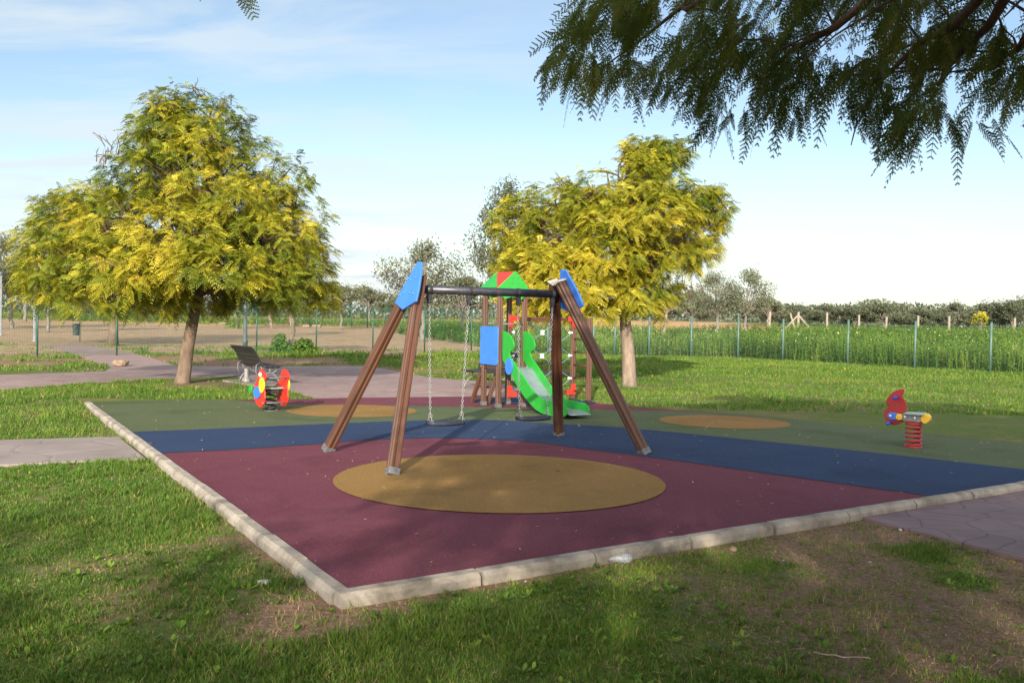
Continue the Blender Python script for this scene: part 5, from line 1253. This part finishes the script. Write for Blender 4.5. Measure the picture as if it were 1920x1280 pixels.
def rosettes(n, box_, size):
    x, y = scatter(n, *box_); k = rng.random(len(x)) < sstep(.42, .6, fbm(x + 31, y + 17, 1.1)) * (1 - .8 * bareness(x, y)); x, y = x[k], y[k]; per = 6
    X = np.repeat(x, per); Y = np.repeat(y, per); n = len(X); a = rng.uniform(0, 2 * math.pi, n); s_ = size * np.repeat(rng.uniform(.5, 1.2, len(x)), per) * rng.uniform(.7, 1.2, n); e = rng.uniform(.25, 1.0, n); z = gz(X, Y) + .004
    d = np.stack([np.cos(a) * np.cos(e), np.sin(a) * np.cos(e), np.sin(e)], 1); w = np.stack([-np.sin(a), np.cos(a), 0 * a], 1); p = np.stack([X, Y, z], 1); S = s_[:, None]
    V = np.stack([p, p + d * S * .45 + w * S * .17, p + d * S * .8 + w * S * .19 - [0, 0, .004], p + d * S * 1.08 - np.array([0, 0, 1]) * S * .12, p + d * S * .8 - w * S * .19 - [0, 0, .004], p + d * S * .45 - w * S * .17], 1).reshape(-1, 3)
    b = np.arange(n)[:, None] * 6; t = np.repeat(np.clip(np.repeat(rng.uniform(.1, .8, len(x)), per) + rng.normal(0, .06, n), 0, .84), 6)
    return V, np.concatenate([b + np.array([[0, 1, 2, 5]]), b + np.array([[5, 2, 3, 4]])]), np.zeros((0, 3), int), t
rs = [rosettes(1500, (-5, 5, 3.7, 6.6), .050), rosettes(700, (-7, 0, 6.4, 12), .06)]
V = np.concatenate([rs[0][0], rs[1][0]]); o = np_mesh('broadleaf_weeds', V, [(4, np.concatenate([rs[0][1], rs[1][1] + len(rs[0][0])]))], MT['weed'], None, np.concatenate([rs[0][3], rs[1][3]])); tag(o, 'low broad-leaved weeds scattered through the near grass', 'weeds', kind='stuff')

def weed_plants(x, y, h, nl, ls, tint0):
    n = len(x); z = gz(x, y); X = np.repeat(x, nl); Y = np.repeat(y, nl); H = np.repeat(h, nl); k = np.tile(np.linspace(.05, 1.0, nl), n); m = n * nl
    fl = rng.uniform(0, 2 * math.pi, n); ln = rng.uniform(0, .22, n)
    X = X + np.repeat(np.cos(fl) * ln, nl) * k ** 2 * H; Y = Y + np.repeat(np.sin(fl) * ln, nl) * k ** 2 * H
    p = np.stack([X, Y, np.repeat(z, nl) + H * k], 1); a = rng.uniform(0, 2 * math.pi, m); e = rng.uniform(-.2, 1.0, m); d = np.stack([np.cos(a) * np.cos(e), np.sin(a) * np.cos(e), np.sin(e)], 1); w = np.stack([-np.sin(a), np.cos(a), 0 * a], 1)
    S = (ls * (1.15 - .6 * k) * rng.uniform(.6, 1.3, m))[:, None]
    t = np.clip(np.repeat(tint0, nl) + rng.normal(0, .10, m) + .12 * (k - .5), 0, .84); fw = (np.tile(np.arange(nl), n) == nl - 1) & (rng.random(m) < .06); t[fw] = rng.uniform(.96, 1, fw.sum())
    dry = np.repeat(rng.random(n) < .035, nl); t[dry] = .92
    V = np.stack([p, p + d * S * .5 + w * S * .16, p + d * S - np.array([0, 0, 1]) * S * .15, p + d * S * .5 - w * S * .16], 1).reshape(-1, 3); q = np.arange(4 * m).reshape(-1, 4)
    # stems
    bw = .008; b0 = np.stack([x, y, z], 1); t0 = np.stack([x + np.cos(fl) * ln * h, y + np.sin(fl) * ln * h, z + h], 1); s_ = np.array([bw, 0, 0])
    Vs = np.stack([b0 - s_, b0 + s_, t0 + s_ * .3, t0 - s_ * .3], 1).reshape(-1, 3); qs = np.arange(4 * n).reshape(-1, 4) + len(V)
    return np.concatenate([V, Vs]), np.concatenate([q, qs]), np.concatenate([np.repeat(t, 4), np.repeat(np.clip(tint0 + .05, 0, .84), 4)])
def field_pts(n, near_only):
    x = rng.uniform(-10, 70, n); y = rng.uniform(22, 84, n); k = inpoly(x, y, RIGHT_FIELD) & (np.abs(x) < y * .58 + 2); x, y = x[k], y[k]
    # distance behind the fence line
    d = np.full(len(x), 1e9)
    for a, b in zip(FL[2:-1], FL[3:]):
        u = (b - a) / np.linalg.norm(b - a); t = np.clip((x - a[0]) * u[0] + (y - a[1]) * u[1], 0, np.linalg.norm(b - a)); d = np.minimum(d, np.hypot(x - a[0] - u[0] * t, y - a[1] - u[1] * t))
    k = d < 9 if near_only else d >= 7
    return x[k], y[k], d[k]
fx, fy, fd = field_pts(110000, True); hh = .36 + .98 * fbm(fx, fy, .45) * sstep(0, 2.2, fd + .8) * rng.uniform(.6, 1.15, len(fx)); hh *= sstep(-3, 9, fx) * .45 + .62
w1 = weed_plants(fx, fy, hh, 13, .21, np.clip(.34 + (fbm(fx, fy, .8) - .5) * 1.7, 0, .8))
fx, fy, fd = field_pts(26000, False); hh = .35 + .75 * fbm(fx, fy, .3) * rng.uniform(.7, 1.1, len(fx))
w2 = weed_plants(fx, fy, hh, 8, .34, np.clip(.40 + (fbm(fx, fy, .3) - .5) * 1.0, 0, .8))
o = np_mesh('tall_weeds', np.concatenate([w1[0], w2[0]]), [(4, np.concatenate([w1[1], w2[1] + len(w1[0])]))], MT['weed'], None, np.concatenate([w1[2], w2[2]])); tag(o, 'tall green weeds with a few pale flowers filling the field beyond the right fence', 'weeds', kind='stuff')
# weeds at the far edge of the dirt field
n = 9000; x = rng.uniform(-60, 2, n); y = rng.uniform(56, 100, n); far_edge = ~in_left_field(x, y) | (y > 84); x, y = x[far_edge], y[far_edge]
w3 = weed_plants(x, y, .3 + .5 * rng.random(len(x)), 7, .36, np.clip(.4 + (fbm(x, y, .2) - .5), 0, .8)); o = np_mesh('field_edge_weeds', w3[0], [(4, w3[1])], MT['weed'], None, w3[2]); tag(o, 'green weeds along the far edge of the bare dirt', 'weeds', kind='stuff')

n = 750; x = rng.uniform(-7, 7, n); y = rng.uniform(5.5, 18, n); k = inpoly(x, y, PAD); x, y = x[k], y[k]; n = len(x); a = rng.uniform(0, 6.28, n); L = rng.uniform(.006, .022, n) * (.7 + y / 14); z = np.full(n, .0135) + rng.uniform(0, .004, n)
d = np.stack([np.cos(a) * L, np.sin(a) * L, rng.uniform(-.1, .3, n) * L], 1); w = np.stack([-np.sin(a) * L * .3, np.cos(a) * L * .3, 0 * a], 1); p = np.stack([x, y, z], 1)
V = np.stack([p - d, p + w, p + d, p - w], 1).reshape(-1, 3); o = np_mesh('leaf_litter', V, [(4, np.arange(4 * n).reshape(-1, 4))], MT['litter'], None, np.repeat(rng.random(n), 4)); tag(o, 'tiny pale fallen leaflets scattered over the rubber surface', 'leaf litter', kind='stuff')

# clods, pebbles and twigs on the bare earth
n = 26000; x, y = scatter(n, -5, 6, 3.7, 9.5); k = rng.random(len(x)) < bareness(x, y) ** 1.5 * .9; x, y = x[k], y[k]; n = len(x); r = rng.uniform(.0025, .0085, n) * np.where(rng.random(n) < .05, 2.0, 1); z = gz(x, y) + r * .2
oc6 = np.array([(1, 0, 0), (0, 1, 0), (-1, 0, 0), (0, -1, 0), (0, 0, .7), (0, 0, -.7)]); V = (np.stack([x, y, z], 1)[:, None, :] + (oc6[None] * rng.uniform(.6, 1.3, (n, 6, 1))) * r[:, None, None]).reshape(-1, 3)
t8 = np.array([(0, 1, 4), (1, 2, 4), (2, 3, 4), (3, 0, 4), (1, 0, 5), (2, 1, 5), (3, 2, 5), (0, 3, 5)]); I = (np.arange(n)[:, None, None] * 6 + t8[None]).reshape(-1, 3)
o = np_mesh('soil_clods', V, [(3, I)], MT['clod'], None, np.repeat(rng.random(n), 6)); tag(o, 'small clods and pebbles scattered on the bare brown earth', 'clods', kind='stuff')
n = 5000; x, y = scatter(n, -5, 6, 3.7, 9.5); k = rng.random(len(x)) < .12 + .8 * bareness(x, y); x, y = x[k], y[k]; n = len(x); a = rng.uniform(0, 6.28, n); L = rng.uniform(.012, .05, n); z = gz(x, y) + .008 + rng.uniform(0, .02, n)
d = np.stack([np.cos(a) * L, np.sin(a) * L, rng.uniform(-.2, .2, n) * L], 1); w = np.stack([-np.sin(a), np.cos(a), 0 * a], 1) * .0022; p = np.stack([x, y, z], 1)
V = np.stack([p - d - w, p - d + w, p + d + w * .5, p + d - w * .5], 1).reshape(-1, 3); o = np_mesh('dry_straw', V, [(4, np.arange(4 * n).reshape(-1, 4))], MT['litter'], None, np.repeat(rng.uniform(0, .8, n), 4)); tag(o, 'dry straw and twigs lying on the near earth', 'straw', kind='stuff')
